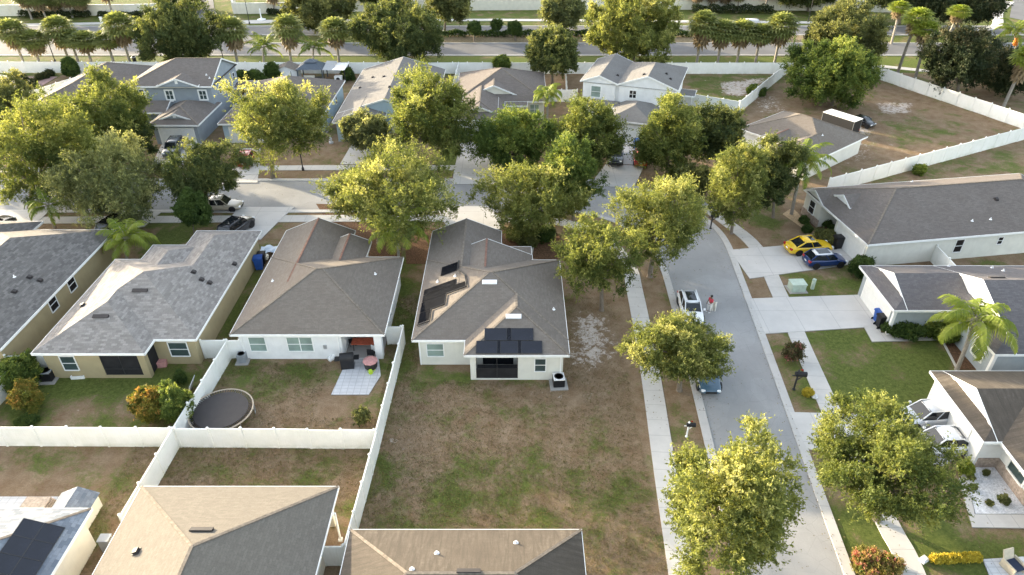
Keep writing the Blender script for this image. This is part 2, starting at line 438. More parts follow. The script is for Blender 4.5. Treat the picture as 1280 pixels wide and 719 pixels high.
def make_ground():
    me = bpy.data.meshes.new('ground'); N = nx*ny
    co = np.zeros((N, 3)); co[:,0] = gx.ravel(); co[:,1] = gy.ravel()
    idx = np.arange(N).reshape(ny, nx)
    q = np.stack([idx[:-1,:-1], idx[:-1,1:], idx[1:,1:], idx[1:,:-1]], -1).reshape(-1, 4)
    me.vertices.add(N); me.vertices.foreach_set('co', co.ravel())
    me.loops.add(len(q)*4); me.loops.foreach_set('vertex_index', q.ravel().astype(np.int32))
    me.polygons.add(len(q)); me.polygons.foreach_set('loop_start', np.arange(0, len(q)*4, 4, dtype=np.int32))
    for nm, a in (('green', gg), ('sand', gs_), ('lush', gl)):
        at_ = me.attributes.new(nm, 'FLOAT', 'POINT'); at_.data.foreach_set('value', a.ravel().astype(np.float32))
    me.materials.append(M['ground']); me.update(); me.validate()
    o = bpy.data.objects.new('ground', me); COL.objects.link(o); tag(o, kind='structure')
make_ground()
b = MB(); b.poly([(-900,-200,-.03),(900,-200,-.03),(900,1500,-.03),(-900,1500,-.03)]); tag(b.build('terrain', M['far_ground']), kind='structure')

# ------------------------------------------------------------------ roads, kerbs, walks and drives
def sheet(name, pts, mat, z=.012):
    b = MB(); P = [(p[0], p[1], z) for p in pts]
    if sum(P[i][0]*P[(i+1)%len(P)][1]-P[(i+1)%len(P)][0]*P[i][1] for i in range(len(P))) < 0: P.reverse()
    b.poly(P, [(p[0], p[1]) for p in P]); return tag(b.build(name, mat), kind='structure')
def slab(name, pts, mat, z=.07):
    b = MB(); b.prism([tuple(p)[:2] for p in pts], -.05, z); return tag(b.build(name, mat), kind='structure')
def smooth(pts, n=6):
    P = [Vector((p[0], p[1])) for p in pts]; P = [2*P[0]-P[1]]+P+[2*P[-1]-P[-2]]; out = []
    for i in range(1, len(P)-2):
        for k in range(n):
            t = k/n; a, b_, c, d = P[i-1:i+3]
            out.append(.5*((2*b_)+(c-a)*t+(2*a-5*b_+4*c-d)*t*t+(3*b_-a-3*c+d)*t**3))
    out.append(P[-2]); return out
def strip(name, line, w, mat, z0, z1, side=0):
    """a raised strip of width w along a line; side -1 left of it, 1 right of it, 0 centred"""
    P = [Vector((p[0], p[1])) for p in line]; b = MB(); L = []; Rr = []; u = [0]
    for i, p in enumerate(P):
        d = (P[min(i+1, len(P)-1)]-P[max(i-1, 0)]).normalized(); nrm = Vector((d.y, -d.x))
        o0, o1 = {0: (-w/2, w/2), 1: (0, w), -1: (-w, 0)}[side]
        L.append(p+nrm*o0); Rr.append(p+nrm*o1)
        if i: u.append(u[-1]+(p-P[i-1]).length)
    ch = min(.03, w*.2)
    for i in range(len(P)-1):
        a, c, d, e = L[i], Rr[i], Rr[i+1], L[i+1]
        b.poly([(*a, z1), (*c, z1), (*d, z1), (*e, z1)], [(u[i],0),(u[i],w),(u[i+1],w),(u[i+1],0)])
        b.poly([(*c, z0), (*d, z0), (*d, z1), (*c, z1)], [(u[i]+.1,0)]*4); b.poly([(*e, z0), (*a, z0), (*a, z1), (*e, z1)], [(u[i]+.1,0)]*4)
    for q in (0, -1): b.poly([(*L[q], z0), (*Rr[q], z0), (*Rr[q], z1), (*L[q], z1)], [(.5,0)]*4)
    return tag(b.build(name, mat), kind='structure')
W2 = lambda pts: [at(*p) for p in pts]
# the street: along x at 68.6..76.2, then a bend down to the right
inner = [Vector((-120, 68.7, 0)), Vector((-60, 68.7, 0)), Vector((-20, 68.7, 0))] + W2([(690,262.5),(735,266),(776,278),(808,300),(829,328)]) + [Vector((14.85, 53.0, 0)), Vector((14.3, 40, 0)), Vector((13.4, 24, 0)), Vector((12.3, 4, 0))]
outer = [Vector((-120, 76.1, 0)), Vector((-60, 76.1, 0)), Vector((-10, 76.1, 0)), Vector((6, 76.0, 0)), Vector((12.5, 75.0, 0))] + W2([(848,252),(880,276),(903,301)]) + [Vector((21.2, 54, 0)), Vector((20.2, 39.7, 0)), Vector((19.05, 24, 0)), Vector((17.7, 4, 0))]
inner_s, outer_s = smooth(inner), smooth(outer)
sheet('road', list(inner_s)+list(reversed(outer_s)), M['asphalt'], .012)
strip('kerb', inner_s, .62, M['kerb'], -.05, .07, 1)
strip('kerb', outer_s, .62, M['kerb'], -.05, .07, -1)
mid_s = [(a+b_)/2 for a, b_ in zip(inner_s[-24:], outer_s[-24:])]
# pavements
strip('sidewalk', [at(0,276)-Vector((40,0,0)), at(0,276), at(300,274), at(520,273), at(660,273.5)], 1.5, M['concrete'], -.05, .055)
strip('sidewalk', smooth([at(660,273.5), at(715,281), at(757,300), at(785,333), at(793,362), at(811,455), at(833,600), at(852,719), at(860,780), Vector((7.9, 4, 0))]), 1.5, M['concrete'], -.05, .051)
strip('sidewalk', [at(0,213)-Vector((30,0,0)), at(0,213), at(400,210), at(600,210), at(735,210)], 1.4, M['concrete'], -.05, .055)
strip('sidewalk', smooth([at(835,222), at(858,243), at(905,276), at(945,310), at(975,370), at(1010,450), at(1060,560), at(1112,660), at(1150,740), Vector((20.4, 4, 0))]), 1.45, M['concrete'], -.05, .055)
# drives
slab('driveway', W2([(568,212),(622,212),(624,231),(565,231)]) + [], M['drive'], .075)
slab('driveway', W2([(576,178),(610,178),(622,211.8),(568,211.8)]), M['drive'], .071)
slab('driveway', W2([(757,206),(805,208),(792,236),(737,232)]), M['drive'], .075)
slab('driveway', W2([(771,172),(815,172),(804.8,207),(757.6,205)]), M['drive'], .071)
slab('driveway', W2([(297,219),(323,219),(322,229),(290,229)]), M['drive'], .075)
slab('driveway', W2([(205,176),(245,176),(238,206),(190,206)]), M['drive'], .071)
slab('driveway', W2([(300,186),(326,186),(324,218.7),(297,218.7)]), M['drive'], .071)
slab('driveway', W2([(452,160),(425,206),(462,206),(480,165)]), M['drive'], .071)
slab('driveway', W2([(300,259.5),(368,259.5),(350,276),(326,300),(300,300),(280,281)]), M['drive'], .075)
slab('driveway', W2([(545,258.5),(614,258.5),(627,287),(560,287)]), M['drive'], .078)
slab('driveway', W2([(-20,263),(62,264),(25,300),(0,330),(-60,330)]), M['drive'], .075)
slab('driveway', W2([(155,263),(205,263),(180,284),(130,288)]), M['drive'], .071)
slab('driveway', W2([(912,313),(1040,303),(1062,308),(1098,324),(1050,333),(937,349)]), M['drive'], .075)
slab('driveway', W2([(937,374),(1082,369),(1108,402),(1080,410),(956,418)]), M['drive'], .078)
slab('driveway', W2([(987,516),(1125,520),(1180,497),(1214,562),(1180,583),(1008,562)]), M['drive'], .075)
slab('footpath', W2([(1079,408),(1098,406),(1101,417),(1190,418),(1191,425),(1090,428)]), M['concrete'], .082)
slab('footpath', W2([(1198,600),(1206,590),(1218,644),(1285,644),(1285,661),(1215,660)]), M['concrete'], .075)
slab('patio', W2([(1228,700),(1290,696),(1290,730),(1240,730)]), M['paver'], .075)
slab('gravel_bed', W2([(1206,589),(1240,573),(1285,610),(1285,643),(1219,643)]), M['gravel'], .05)
slab('patio', W2([(414,494),(437,444),(473,444),(476,470),(461,494)]), M['paver'], .06)
slab('mulch_bed', W2([(1090,404),(1100,402),(1190,400),(1190,416),(1103,415)]), M['mulch'], .03)
slab('mulch_bed', W2([(1178,427),(1195,427),(1240,462),(1196,462)]), M['mulch'], .03)
strip('edging', W2([(1178,427),(1197,463)]), .15, M['concrete'], -.05, .09)
slab('rock_bed', smooth(W2([(978,268),(992,262),(1012,285),(1030,300),(1012,300),(1003,286),(978,268)]), 4), M['rock_tan'], .04)
slab('mulch_bed', W2([(1000,262),(1012,258),(1052,300),(1030,302)]), M['mulch'], .03)
slab('mulch_bed', smooth(W2([(628,288),(690,286),(704,318),(690,326),(664,322),(630,306),(628,288)]), 3), M['mulch'], .03)
slab('rock_bed', W2([(963,313),(995,298),(992,312),(950,318)]), M['rock_tan'], .04)
slab('mulch_bed', W2([(505,286),(545,286),(535,330),(508,330)]), M['mulch'], .02)
slab('mulch_bed', W2([(395,255),(510,258),(500,330),(430,310)]), M['mulch'], .022)
slab('gravel_bed', W2([(-20,96),(72,96),(34,118),(-20,118)]), M['redgravel'], .03)
# kerbstone edge of the round bed in front of the corner house
strip('edging', smooth([at(664,320), at(668,306), at(680,296), at(694,291)], 5), .2, M['concrete'], -.05, .14)
# boulevard behind the long fence
sheet('road', [(-130,129.3),(200,129.3),(200,137.6),(-130,137.6)], M['asphalt_far'], .012)
sheet('road', [(-130,143.7),(200,143.7),(200,150.8),(-130,150.8)], M['asphalt_far'], .013)
sheet('road', [(-130,137.5),(-53,137.5),(-50.8,140.6),(-53,143.8),(-130,143.8)], M['asphalt_far'], .009)
sheet('road', smooth([at(248,37), at(272,24), at(268,10), at(262,-6), at(232,-6), at(238,10), at(234,24), at(205,37)], 5), M['asphalt_far'], .018)
for y in (129.3, 150.8): strip('kerb', [(-130,y),(200,y)], .4, M['kerb'], -.05, .08)
for y in (137.6, 143.7): strip('kerb', [(-50,y),(200,y)], .3, M['kerb'], -.05, .08)
strip('sidewalk', [at(300,27)-Vector((0,0,0)), at(330,26.5), at(620,25), at(1100,29)], 1.8, M['concrete'], -.05, .05)
strip('sidewalk', [at(-10,32), at(200,28)], 1.8, M['concrete'], -.05, .05)
strip('sidewalk', smooth([at(290,21), at(294,26), at(310,28.5), at(345,27.5)], 5), 1.6, M['concrete'], -.05, .054)
strip('sidewalk', smooth([at(1090,82), at(1180,91), at(1280,101)], 4), 1.6, M['concrete'], -.05, .05)
strip('footpath', smooth([at(1215,38), at(1245,33), at(1248,15), at(1262,2)], 5), 2.0, M['concrete'], -.05, .05)
sheet('road', W2([(1262,22),(1300,30),(1300,-10),(1268,-10)]), M['asphalt_far'], .02)
for k in range(9): sheet('lane_marking', [(-124+8*k,133.4),(-121+8*k,133.4),(-121+8*k,133.55),(-124+8*k,133.55)], M['paint_white'], .017)
slab('mulch_bed', [(-28,137.9),(70,137.9),(70,143.4),(-28,143.4)], plain('dry_median_grass', (.21,.165,.10), .95, .1, 0, .3, 2), .04)

# ------------------------------------------------------------------ houses
class House:
    def __init__(s, label, cat, piv, rz=0, name='house', group=None):
        s.px, s.py = piv; s.rz = rz
        s.root = thing(name, label, cat, (s.px, s.py, 0), rz, group); s.vols = []
        s.wb = {}; s.rf = MB(); s.fa = MB(); s.caps = []; s.roof = None
    def L(s, x, y): return (x-s.px, y-s.py) if not s.rz else (x, y)      # local metres
    def W(s, v):
        c, n = math.cos(s.rz), math.sin(s.rz)
        return Vector((s.px+v[0]*c-v[1]*n, s.py+v[0]*n+v[1]*c, v[2]))
    def toL(s, w):
        c, n = math.cos(-s.rz), math.sin(-s.rz); dx, dy = w[0]-s.px, w[1]-s.py
        return (dx*c-dy*n, dx*n+dy*c)
    def vol(s, x0, x1, y0, y1, e=2.8, axis=None, ends='hh', p=.42, base=0, wall='white_wall', walls=True, oh=.42, gw=None, caps=True, cap='cap_light'):
        (x0, y0), (x1, y1) = s.L(x0, y0), s.L(x1, y1); k = len(s.vols)
        e -= .007*k; d = .004*k
        x0 += d; x1 -= d; y0 += d; y1 -= d
        axis = axis or ('x' if x1-x0 >= y1-y0 else 'y')
        sw = axis == 'y'
        A0, A1, B0, B1 = (y0, y1, x0, x1) if sw else (x0, x1, y0, y1)      # A along the ridge
        h = (B1-B0)/2; bm = (B0+B1)/2
        P = lambda a, b_, z: (b_, a, z) if sw else (a, b_, z)
        hz = min(h, (A1-A0)/2) if ends == 'hh' else h
        r0 = A0+(hz if ends[0] == 'h' else 0); r1 = A1-(hz if ends[1] == 'h' else 0)
        zr = e+p*h if hz == h else e+p*hz
        sl = math.hypot(1, p)
        def q(pts, uvs): s.rf.poly(pts if not sw else list(reversed(pts)), uvs if not sw else list(reversed(uvs)))
        if hz == h:
            q([P(A0,B0,e), P(A1,B0,e), P(r1,bm,zr), P(r0,bm,zr)], [(A0,0),(A1,0),(r1,h*sl),(r0,h*sl)])
            q([P(A1,B1,e), P(A0,B1,e), P(r0,bm,zr), P(r1,bm,zr)], [(A1,20),(A0,20),(r0,20+h*sl),(r1,20+h*sl)])
        for end, A, r, sg in ((ends[0], A0, r0, 1), (ends[1], A1, r1, -1)):
            if end == 'h':
                t = [P(A,B1,e), P(A,B0,e), P(r,bm,zr)]; u = [(B1,40),(B0,40),(bm,40+h*sl)]
                if sg < 0: t = [t[1], t[0], t[2]]; u = [u[1], u[0], u[2]]
                q(t, u)
        s.rf.poly([(x0,y0,e-.15),(x0,y1,e-.15),(x1,y1,e-.15),(x1,y0,e-.15)], [(0,0)]*4)
        # fascia boards and rakes
        f = s.fa; t = .035
        def side(a0, b0, a1, b1):      # an eave edge, board just outside it
            X0, Y0, _ = P(a0, b0, 0); X1, Y1, _ = P(a1, b1, 0)
            cx, cy = (x0+x1)/2, (y0+y1)/2
            if abs(X1-X0) < 1e-6:
                o = t if X0 > cx else -t; f.box((min(X0,X0+o),min(Y0,Y1)-t,e-.19),(max(X0,X0+o),max(Y0,Y1)+t,e+.012))
            else:
                o = t if Y0 > cy else -t; f.box((min(X0,X1)-t+.001,min(Y0,Y0+o),e-.19),(max(X0,X1)+t-.001,max(Y0,Y0+o),e+.011))
        side(A0,B0,A1,B0); side(A0,B1,A1,B1)
        for end, A, sg in ((ends[0], A0, -1), (ends[1], A1, 1)):
            if end == 'h': side(A,B0,A,B1)
            elif end == 'g':
                for bb in (B0, B1):
                    f.bar(P(A+sg*.02, bb, e-.09), P(A+sg*.02, bm, zr-.09), .045, .2)
                g = .12 if gw is None else gw
                wb = s.wb.setdefault(wall, MB())
                G_ = A-sg*g; w0, w1 = B0+.3, B1-.3
                tri = [P(G_,w0,e-.15), P(G_,w1,e-.15), P(G_,w1,e+p*.3-.02), P(G_,bm,zr-.03), P(G_,w0,e+p*.3-.02)]
                wb.poly(tri); wb.poly([P(G_-sg*.08, *q_) for q_ in ()] or [tuple(Vector(v_)-Vector(P(sg*.06,0,0))) for v_ in reversed(tri)])
                
        if walls:
            wb = s.wb.setdefault(wall, MB()); o = oh+d
            g0 = o if ends[0] == 'h' else .12+d; g1 = o if ends[1] == 'h' else .12+d
            if gw is not None: g0 = g0 if ends[0] == 'h' else gw+d; g1 = g1 if ends[1] == 'h' else gw+d
            if sw: wb.box((x0+o, y0+g0, base), (x1-o, y1-g1, e-.12))
            else: wb.box((x0+g0, y0+o, base), (x1-g1, y1-o, e-.12))
        s.vols.append((x0,x1,y0,y1,e,axis,ends,p,h,bm,zr))
        if caps and hz == h:
            L_ = [(P(r0,bm,zr), P(r1,bm,zr))] if r1-r0 > .3 else []
            for end, A, r in ((ends[0], A0, r0), (ends[1], A1, r1)):
                if end == 'h': L_ += [(P(A,B0,e), P(r,bm,zr)), (P(A,B1,e), P(r,bm,zr))]
            for a, b_ in L_: s.caps.append((a, b_, cap))
    def rz_(s, x, y, skip=None):
        best = -1
        for i, (x0,x1,y0,y1,e,axis,ends,p,h,bm,zr) in enumerate(s.vols):
            if not (x0 <= x <= x1 and y0 <= y <= y1): continue
            dd = [x-x0, x1-x] if axis == 'y' else [y-y0, y1-y]
            o = [y-y0, y1-y] if axis == 'y' else [x-x0, x1-x]
            for end, d in zip(ends, o):
                if end == 'h': dd.append(d)
            best = max(best, min(zr, e+p*min(dd)))
        return best
    def hit(s, px, py):
        """where the line of sight through a photo pixel meets this roof: point and slope in local metres"""
        d = ray(px, py); t0 = (9-CAMH)/d.z; t = t0
        for k in range(4000):
            t += .01; w = Vector((0,0,CAMH))+d*t; x, y = s.toL(w)
            if w.z <= s.rz_(x, y): break
            if w.z < 0: break
        e = .06; z = s.rz_(x, y)
        n = Vector((-(s.rz_(x+e,y)-s.rz_(x-e,y))/(2*e), -(s.rz_(x,y+e)-s.rz_(x,y-e))/(2*e), 1)).normalized()
        return Vector((x, y, z)), n
    def finish(s, roof_mat):
        for k, (wm, wb) in enumerate(s.wb.items()): wb.build('wall', M[wm], s.root)
        s.roof = s.rf.build('roof', M[roof_mat], s.root)
        s.fa.build('fascia', M['trim'], s.root)
        by = {}
        for a, b_, cap in s.caps:
            # keep only the stretch of the ridge that is not under another slope
            A, B = Vector(a), Vector(b_); n = max(2, int((B-A).length/.3)); cur = []
            for i in range(n+1):
                p = A.lerp(B, i/n)
                vis = s.rz_(p.x, p.y) <= p.z+.02
                if vis: cur.append(p)
                if (not vis or i == n) and len(cur) > 1:
                    by.setdefault(cap, MB()).bar(cur[0]+Vector((0,0,.012)), cur[-1]+Vector((0,0,.012)), .17, .03); cur = []
                elif not vis: cur = []
        for cap, mb in by.items(): mb.build('ridge_cap', M[cap], s.roof)
        return s
    def wallplate(s, side, a, plane, z0, w, h, depth):
        """box on a wall: side S/N/W/E, a = centre along the wall"""
        x, y = (a, plane) if side in 'SN' else (plane, a); x, y = s.L(x, y)
        if side == 'S': return (x-w/2, y-depth, z0), (x+w/2, y+.02, z0+h)
        if side == 'N': return (x-w/2, y-.02, z0), (x+w/2, y+depth, z0+h)
        if side == 'W': return (x-depth, y-w/2, z0), (x+.02, y+w/2, z0+h)
        return (x-.02, y-w/2, z0), (x+depth, y+w/2, z0+h)
    def window(s, side, a, plane, z0=.95, w=.95, h=1.25, glass='glass_blind', bars=1, cols=1, trim=.07):
        d = .06; fb = MB(); gb = MB()
        lo, hi = s.wallplate(side, a, plane, z0, w, h, d)
        ax = 0 if side in 'SN' else 1
        def piece(u0, u1, v0, v1, mb, dd):
            A, B = list(s.wallplate(side, a, plane, z0, w, h, dd))
            A, B = list(A), list(B); c = (A[ax]+B[ax])/2
            A[ax], B[ax] = c+u0, c+u1; A[2], B[2] = z0+v0, z0+v1
            mb.box(A, B)
        t = trim
        piece(-w/2-t, -w/2, -t, h+t, fb, d); piece(w/2, w/2+t, -t, h+t, fb, d)
        piece(-w/2, w/2, h, h+t, fb, d-.004); piece(-w/2, w/2, -t, 0, fb, d+.03)
        for i in range(bars): piece(-w/2, w/2, h*(i+1)/(bars+1)-.025, h*(i+1)/(bars+1)+.025, fb, d-.012)
        for i in range(cols-1): piece(-w/2+w*(i+1)/cols-.035, -w/2+w*(i+1)/cols+.035, 0, h, fb, d-.008)
        piece(-w/2, w/2, 0, h, gb, .02)
        f = fb.build('window', M['trim'], s.root); gb.build('pane', M[glass], f)
        return f
    def plate(s, name, side, a, plane, z0, w, h, mat, depth=.05):
        b = MB(); b.box(*s.wallplate(side, a, plane, z0, w, h, depth)); return b.build(name, M[mat] if isinstance(mat, str) else mat, s.root)
    def garage(s, side, a, plane, w=4.9, h=2.1):
        b = MB(); n = 4
        for i in range(n): b.box(*s.wallplate(side, a, plane, .04+i*h/n+.01, w, h/n-.02, .05))
        b.box(*s.wallplate(side, a, plane, .04, w+.002, h, .035))
        g = b.build('garage_door', M['garage'], s.root)
        b = MB()
        for q in (-1, 1): b.box(*s.wallplate(side, a+q*(w/2+.07), plane, .02, .14, h+.17, .07))
        b.box(*s.wallplate(side, a, plane, h+.05, w, .14, .066)); b.build('door_frame', M['trim'], s.root)
    def vent(s, px, py, kind='pipe'):
        p, n = s.hit(px, py)
        if p.z < 1: return
        b = MB()
        if kind == 'pipe':
            b.lathe([(.15,.0),(.14,.025),(.05,.05),(.045,.20),(.0,.21)], (0,0,0), 10); nm, mt = 'vent_pipe', 'white_metal'
        elif kind == 'dark':
            b.box((-.2,-.2,-.02),(.2,.2,.05)); b.box((-.15,-.15,.05),(.15,.15,.18)); nm, mt = 'roof_vent', 'vent_dark'
        elif kind == 'ridge':
            b.box((-.62,-.12,-.03),(.62,.12,.06)); b.box((-.6,-.16,.06),(.6,.16,.10)); nm, mt = 'roof_vent', 'vent_dark'
        elif kind == 'sky':
            b.box((-.60,-.2,-.02),(.60,.2,.08)); b.box((-.56,-.16,.08),(.56,.16,.12)); nm, mt = 'skylight', 'white_metal'
        o = b.build(nm, M[mt], s.roof); o.location = p
        if kind != 'pipe':
            a = math.atan2(n.y, n.x)+PI/2; tilt = math.acos(n.z)
            o.rotation_euler = (Matrix.Rotation(a, 4, 'Z') @ Matrix.Rotation(tilt, 4, 'X')).to_euler()
        return o
    def panel(s, px, py, w, h, mat='solar', name='solar_panel', lift=.07, grid=(1, 1), rim=True):
        p, n = s.hit(px, py)
        return s.panel_at(p, n, w, h, mat, name, lift, rim)
    def panel_at(s, p, n, w, h, mat='solar', name='solar_panel', lift=.07, rim=True):
        b = MB(); b.box((-w/2,-h/2,lift-.04),(w/2,h/2,lift))
        o = b.build(name, M[mat], s.root); o.location = p
        a = math.atan2(n.y, n.x)+PI/2; tilt = math.acos(n.z)
        o.rotation_euler = (Matrix.Rotation(a, 4, 'Z') @ Matrix.Rotation(tilt, 4, 'X')).to_euler()
        if rim:
            r = MB(); t = .03
            r.box((-w/2-t,-h/2-t,lift-.05),(-w/2,h/2+t,lift+.01)); r.box((w/2,-h/2-t,lift-.05),(w/2+t,h/2+t,lift+.01))
            r.box((-w/2,-h/2-t,lift-.05),(w/2,-h/2,lift+.008)); r.box((-w/2,h/2,lift-.05),(w/2,h/2+t,lift+.008))
            r.build('panel_frame', M['pole'], o)
        return o

mid = lambda *v: ((v[0]+v[1])/2, (v[2]+v[3])/2)
# --- the corner house in the middle
C = House('white house with solar collectors on its grey brown roof, on the bare corner lot', 'house', (-1.7, 48))
C.vol(-7.7, 4.3, 42.0, 53.7, wall='ivory_wall')
C.vol(-3.6, 4.3, 40.2, 45.9, axis='y', ends='hn', wall='ivory_wall', walls=False)
C.vol(-7.7, -1.0, 47, 59.0, axis='y', ends='ng', wall='ivory_wall', cap='cap_light')
C.vol(-6.4, 1.86, 48, 54.6, axis='y', ends='ng', wall='ivory_wall', cap='cap_red')
C.vol(-1.2, 1.8, 53, 56.2, e=2.75, axis='y', ends='gh', wall='ivory_wall', p=.25, walls=False, caps=False)
wb = C.wb['ivory_wall']
q = lambda x0,x1,y0,y1,z0,z1: wb.box((*C.L(x0,y0),z0),(*C.L(x1,y1),z1))
q(-3.18,-2.75,40.62,42.5,0,2.62); q(.45,3.88,40.62,42.5,0,2.62); q(-2.75,.45,40.62,40.9,2.2,2.62); q(-2.75,.45,40.62,40.72,0,.12)
C.finish('roof_grey')
C.window('S', -6.0, 42.42, .9, 1.25, 1.2, 'glass_blind', 1)
C.window('S', 2.15, 40.62, .9, .78, 1.2, 'glass', 1)
b = MB(); 
for x in (-2.75, -1.15, .44): b.box((*C.L(x-.03,40.66),.12),(*C.L(x+.03,40.70),2.2))
b.box((*C.L(-2.72,40.665),1.05),(*C.L(.41,40.695),1.10)); fr = b.build('screen_enclosure', M['pole'], C.root)
b = MB(); b.box((*C.L(-2.72,40.677),.12),(*C.L(.41,40.681),1.05)); b.build('screen_panel', M['screen'], fr)
C.plate('patio_floor', 'S', -1.15, 42.3, .02, 3.2, .06, 'screen_floor', 1.5)
C.plate('sliding_door', 'S', -1.1, 42.42, .08, 2.4, 2.05, 'glass_dark', .05)
for p in ((612,353),(642,396)): C.vent(*p, 'sky')
for p in ((547,352.5),(569,345.5),(692,387)): C.vent(*p)
for p in ((622.5,418.5),(650,418.5)): C.panel(*p, 1.98, 1.0)
for p in ((610.5,434.5),(636.5,434.5),(662.5,434.5)): C.panel(*p, 1.78, 1.0)
def mat_at(x0, x1, y0, y1):
    z = lambda x: 2.8+.42*(x+7.7)+.05
    b = MB(); cc = C.L((x0+x1)/2, (y0+y1)/2); n = max(2, round((y1-y0)/.16))
    for k in range(n):
        a, d = y0+(y1-y0)*k/n, y0+(y1-y0)*(k+.82)/n
        P_ = [(x0,a),(x1,a),(x1,d),(x0,d)]; b.poly([(*C.L(x, y), z(x)+.012) for x, y in P_])
    b.poly([(*C.L(x, y), z(x)) for x, y in ((x0,y0),(x1,y0),(x1,y1),(x0,y1))])
    b.build('solar_collector', M['pool_mat'], C.root)
for a in ((-6.1,-4.7,49.9,51.3),(-7.4,-4.65,47.75,48.6),(-7.4,-3.75,46.8,47.7),(-7.42,-5.4,45.3,46.75),(-7.42,-6.5,43.7,45.25)): mat_at(*a)
zz = lambda x: 2.8+.42*(x+7.7)+.12
pts = [(*C.L(x, y), zz(x)) for x, y in ((-4.6,51.3),(-4.6,49.9),(-3.9,48.5),(-3.68,46.75),(-5.35,46.65),(-5.38,45.25),(-6.45,45.15),(-6.45,43.65),(-7.45,43.6))]
b = MB(); b.tube(pts, .06, 6); b.build('header_pipe', M['black'], C.root)

for a in (-3.28, -7.2): C.plate('downspout', 'S', a, 42.42, .05, .09, 2.5, 'trim', .09)
C.plate('downspout', 'S', 3.7, 40.62, .05, .09, 2.5, 'trim', .09)
# --- white house with the trampoline garden
A = House('white house with brown grey hip roof beside the trampoline garden', 'house', (-15.9, 48.5))
A.vol(-21.9, -9.9, 42.7, 54.2, walls=False)
A.vol(-21.9, -15.2, 48, 59.1, axis='y', ends='ng', cap='cap_red')
A.vol(-17.2, -13.3, 49, 57.1, axis='y', ends='ng', cap='cap_red')
wb = A.wb['white_wall']
q = lambda x0,x1,y0,y1,z0,z1: wb.box((*A.L(x0,y0),z0),(*A.L(x1,y1),z1))
q(-21.48,-13.45,43.12,53.78,0,2.655); q(-13.449,-10.32,46.6,53.781,0,2.654)
q(-10.9,-10.321,43.121,43.7,0,2.653); q(-13.449,-10.9,43.122,43.3,2.35,2.652)
A.finish('roof_brown')
A.window('S', -20.1, 43.12, .85, 1.25, 1.35, 'glass_blind', 1)
A.window('S', -16.75, 43.12, .85, 1.95, 1.35, 'glass_blind', 1, 2)
A.window('E', 47.4, -10.32, .9, .9, 1.2, 'glass_dark', 1)
A.plate('sliding_door', 'S', -11.9, 46.6, .05, 2.3, 2.05, 'glass_dark')
A.plate('electric_meter', 'S', -14.8, 43.12, 1.1, .25, .35, 'metal', .12)
A.plate('patio_floor', 'S', -11.9, 46.58, .03, 3.0, .05, 'concrete', 3.4)
for a in (-21.3, -13.7): A.plate('downspout', 'S', a, 43.12, .05, .09, 2.5, 'trim', .09)
A.garage('N', -18.6, 59.0)
for p in ((341,351.5),(469,343)): A.vent(*p)

# --- tan house with the light shingle roof
B = House('tan house with pale mottled shingle roof and dark screened porch', 'house', (-30, 48.5))
B.vol(-36.0, -24.3, 42.1, 53.8, wall='tan_wall', caps=False)
B.vol(-36.0, -27.5, 40.4, 50.5, axis='y', ends='hh', wall='tan_wall', walls=False, caps=False)
B.vol(-30.6, -24.3, 46, 59.1, axis='y', ends='hh', wall='tan_wall', caps=False)
B.vol(-33.7, -27.6, 46, 56.4, axis='y', ends='hh', wall='tan_wall', caps=False)
wb = B.wb['tan_wall']
q = lambda x0,x1,y0,y1,z0,z1: wb.box((*B.L(x0,y0),z0),(*B.L(x1,y1),z1))
q(-35.57,-31.35,40.83,43,0,2.63); q(-28.45,-27.93,40.83,41.3,0,2.63); q(-31.35,-28.45,40.831,41.0,2.25,2.63); q(-31.35,-28.45,40.832,40.98,0,.28)
B.finish('roof_light')
B.window('S', -33.8, 40.83, .85, 1.05, 1.3, 'glass', 1)
B.window('S', -26.1, 42.52, .85, 1.4, 1.3, 'glass', 1)
b = MB()
for x in (-31.33, -29.9, -28.47): b.box((*B.L(x-.03,40.86),.28),(*B.L(x+.03,40.9),2.25))
b.box((*B.L(-31.3,40.865),.85),(*B.L(-28.5,40.895),.91)); fr = b.build('screen_enclosure', M['pole'], B.root)
b = MB(); b.box((*B.L(-31.3,40.878),.28),(*B.L(-28.5,40.882),2.25)); b.build('screen_panel', M['screen'], fr)
b = MB(); b.box((*B.L(-27.975,41.3),.1),(*B.L(-27.945,42.5),2.3)); b.build('screen_panel', M['screen'], fr)
B.garage('N', -27.4, 58.68)
for p in ((414.0-239, 363.5),(126,396)): B.vent(*p, 'ridge')
for p in ((104,382),(242,340.5),(293,330.5),(252,350),(262,354)): B.vent(*p, 'dark')

# --- house at the left edge
D = House('olive tan house with dark mottled roof at the left edge of the photo', 'house', (-44.4, 50))
D.vol(-50.2, -38.6, 40.9, 59.3, wall='tan_wall', caps=False)
D.vol(-51.5, -46.6, 52, 61.0, axis='y', ends='hh', wall='tan_wall', caps=False)
D.finish('roof_mottle')
for y, z in ((51.3,1.2),(48.3,1.2)): D.window('E', y, -39.02, z, 1.0, 1.2, 'glass_dark', 1)
D.vent(18,346.5); 
for p in ((37,347),(50,351),(18,365)): D.vent(*p, 'dark')

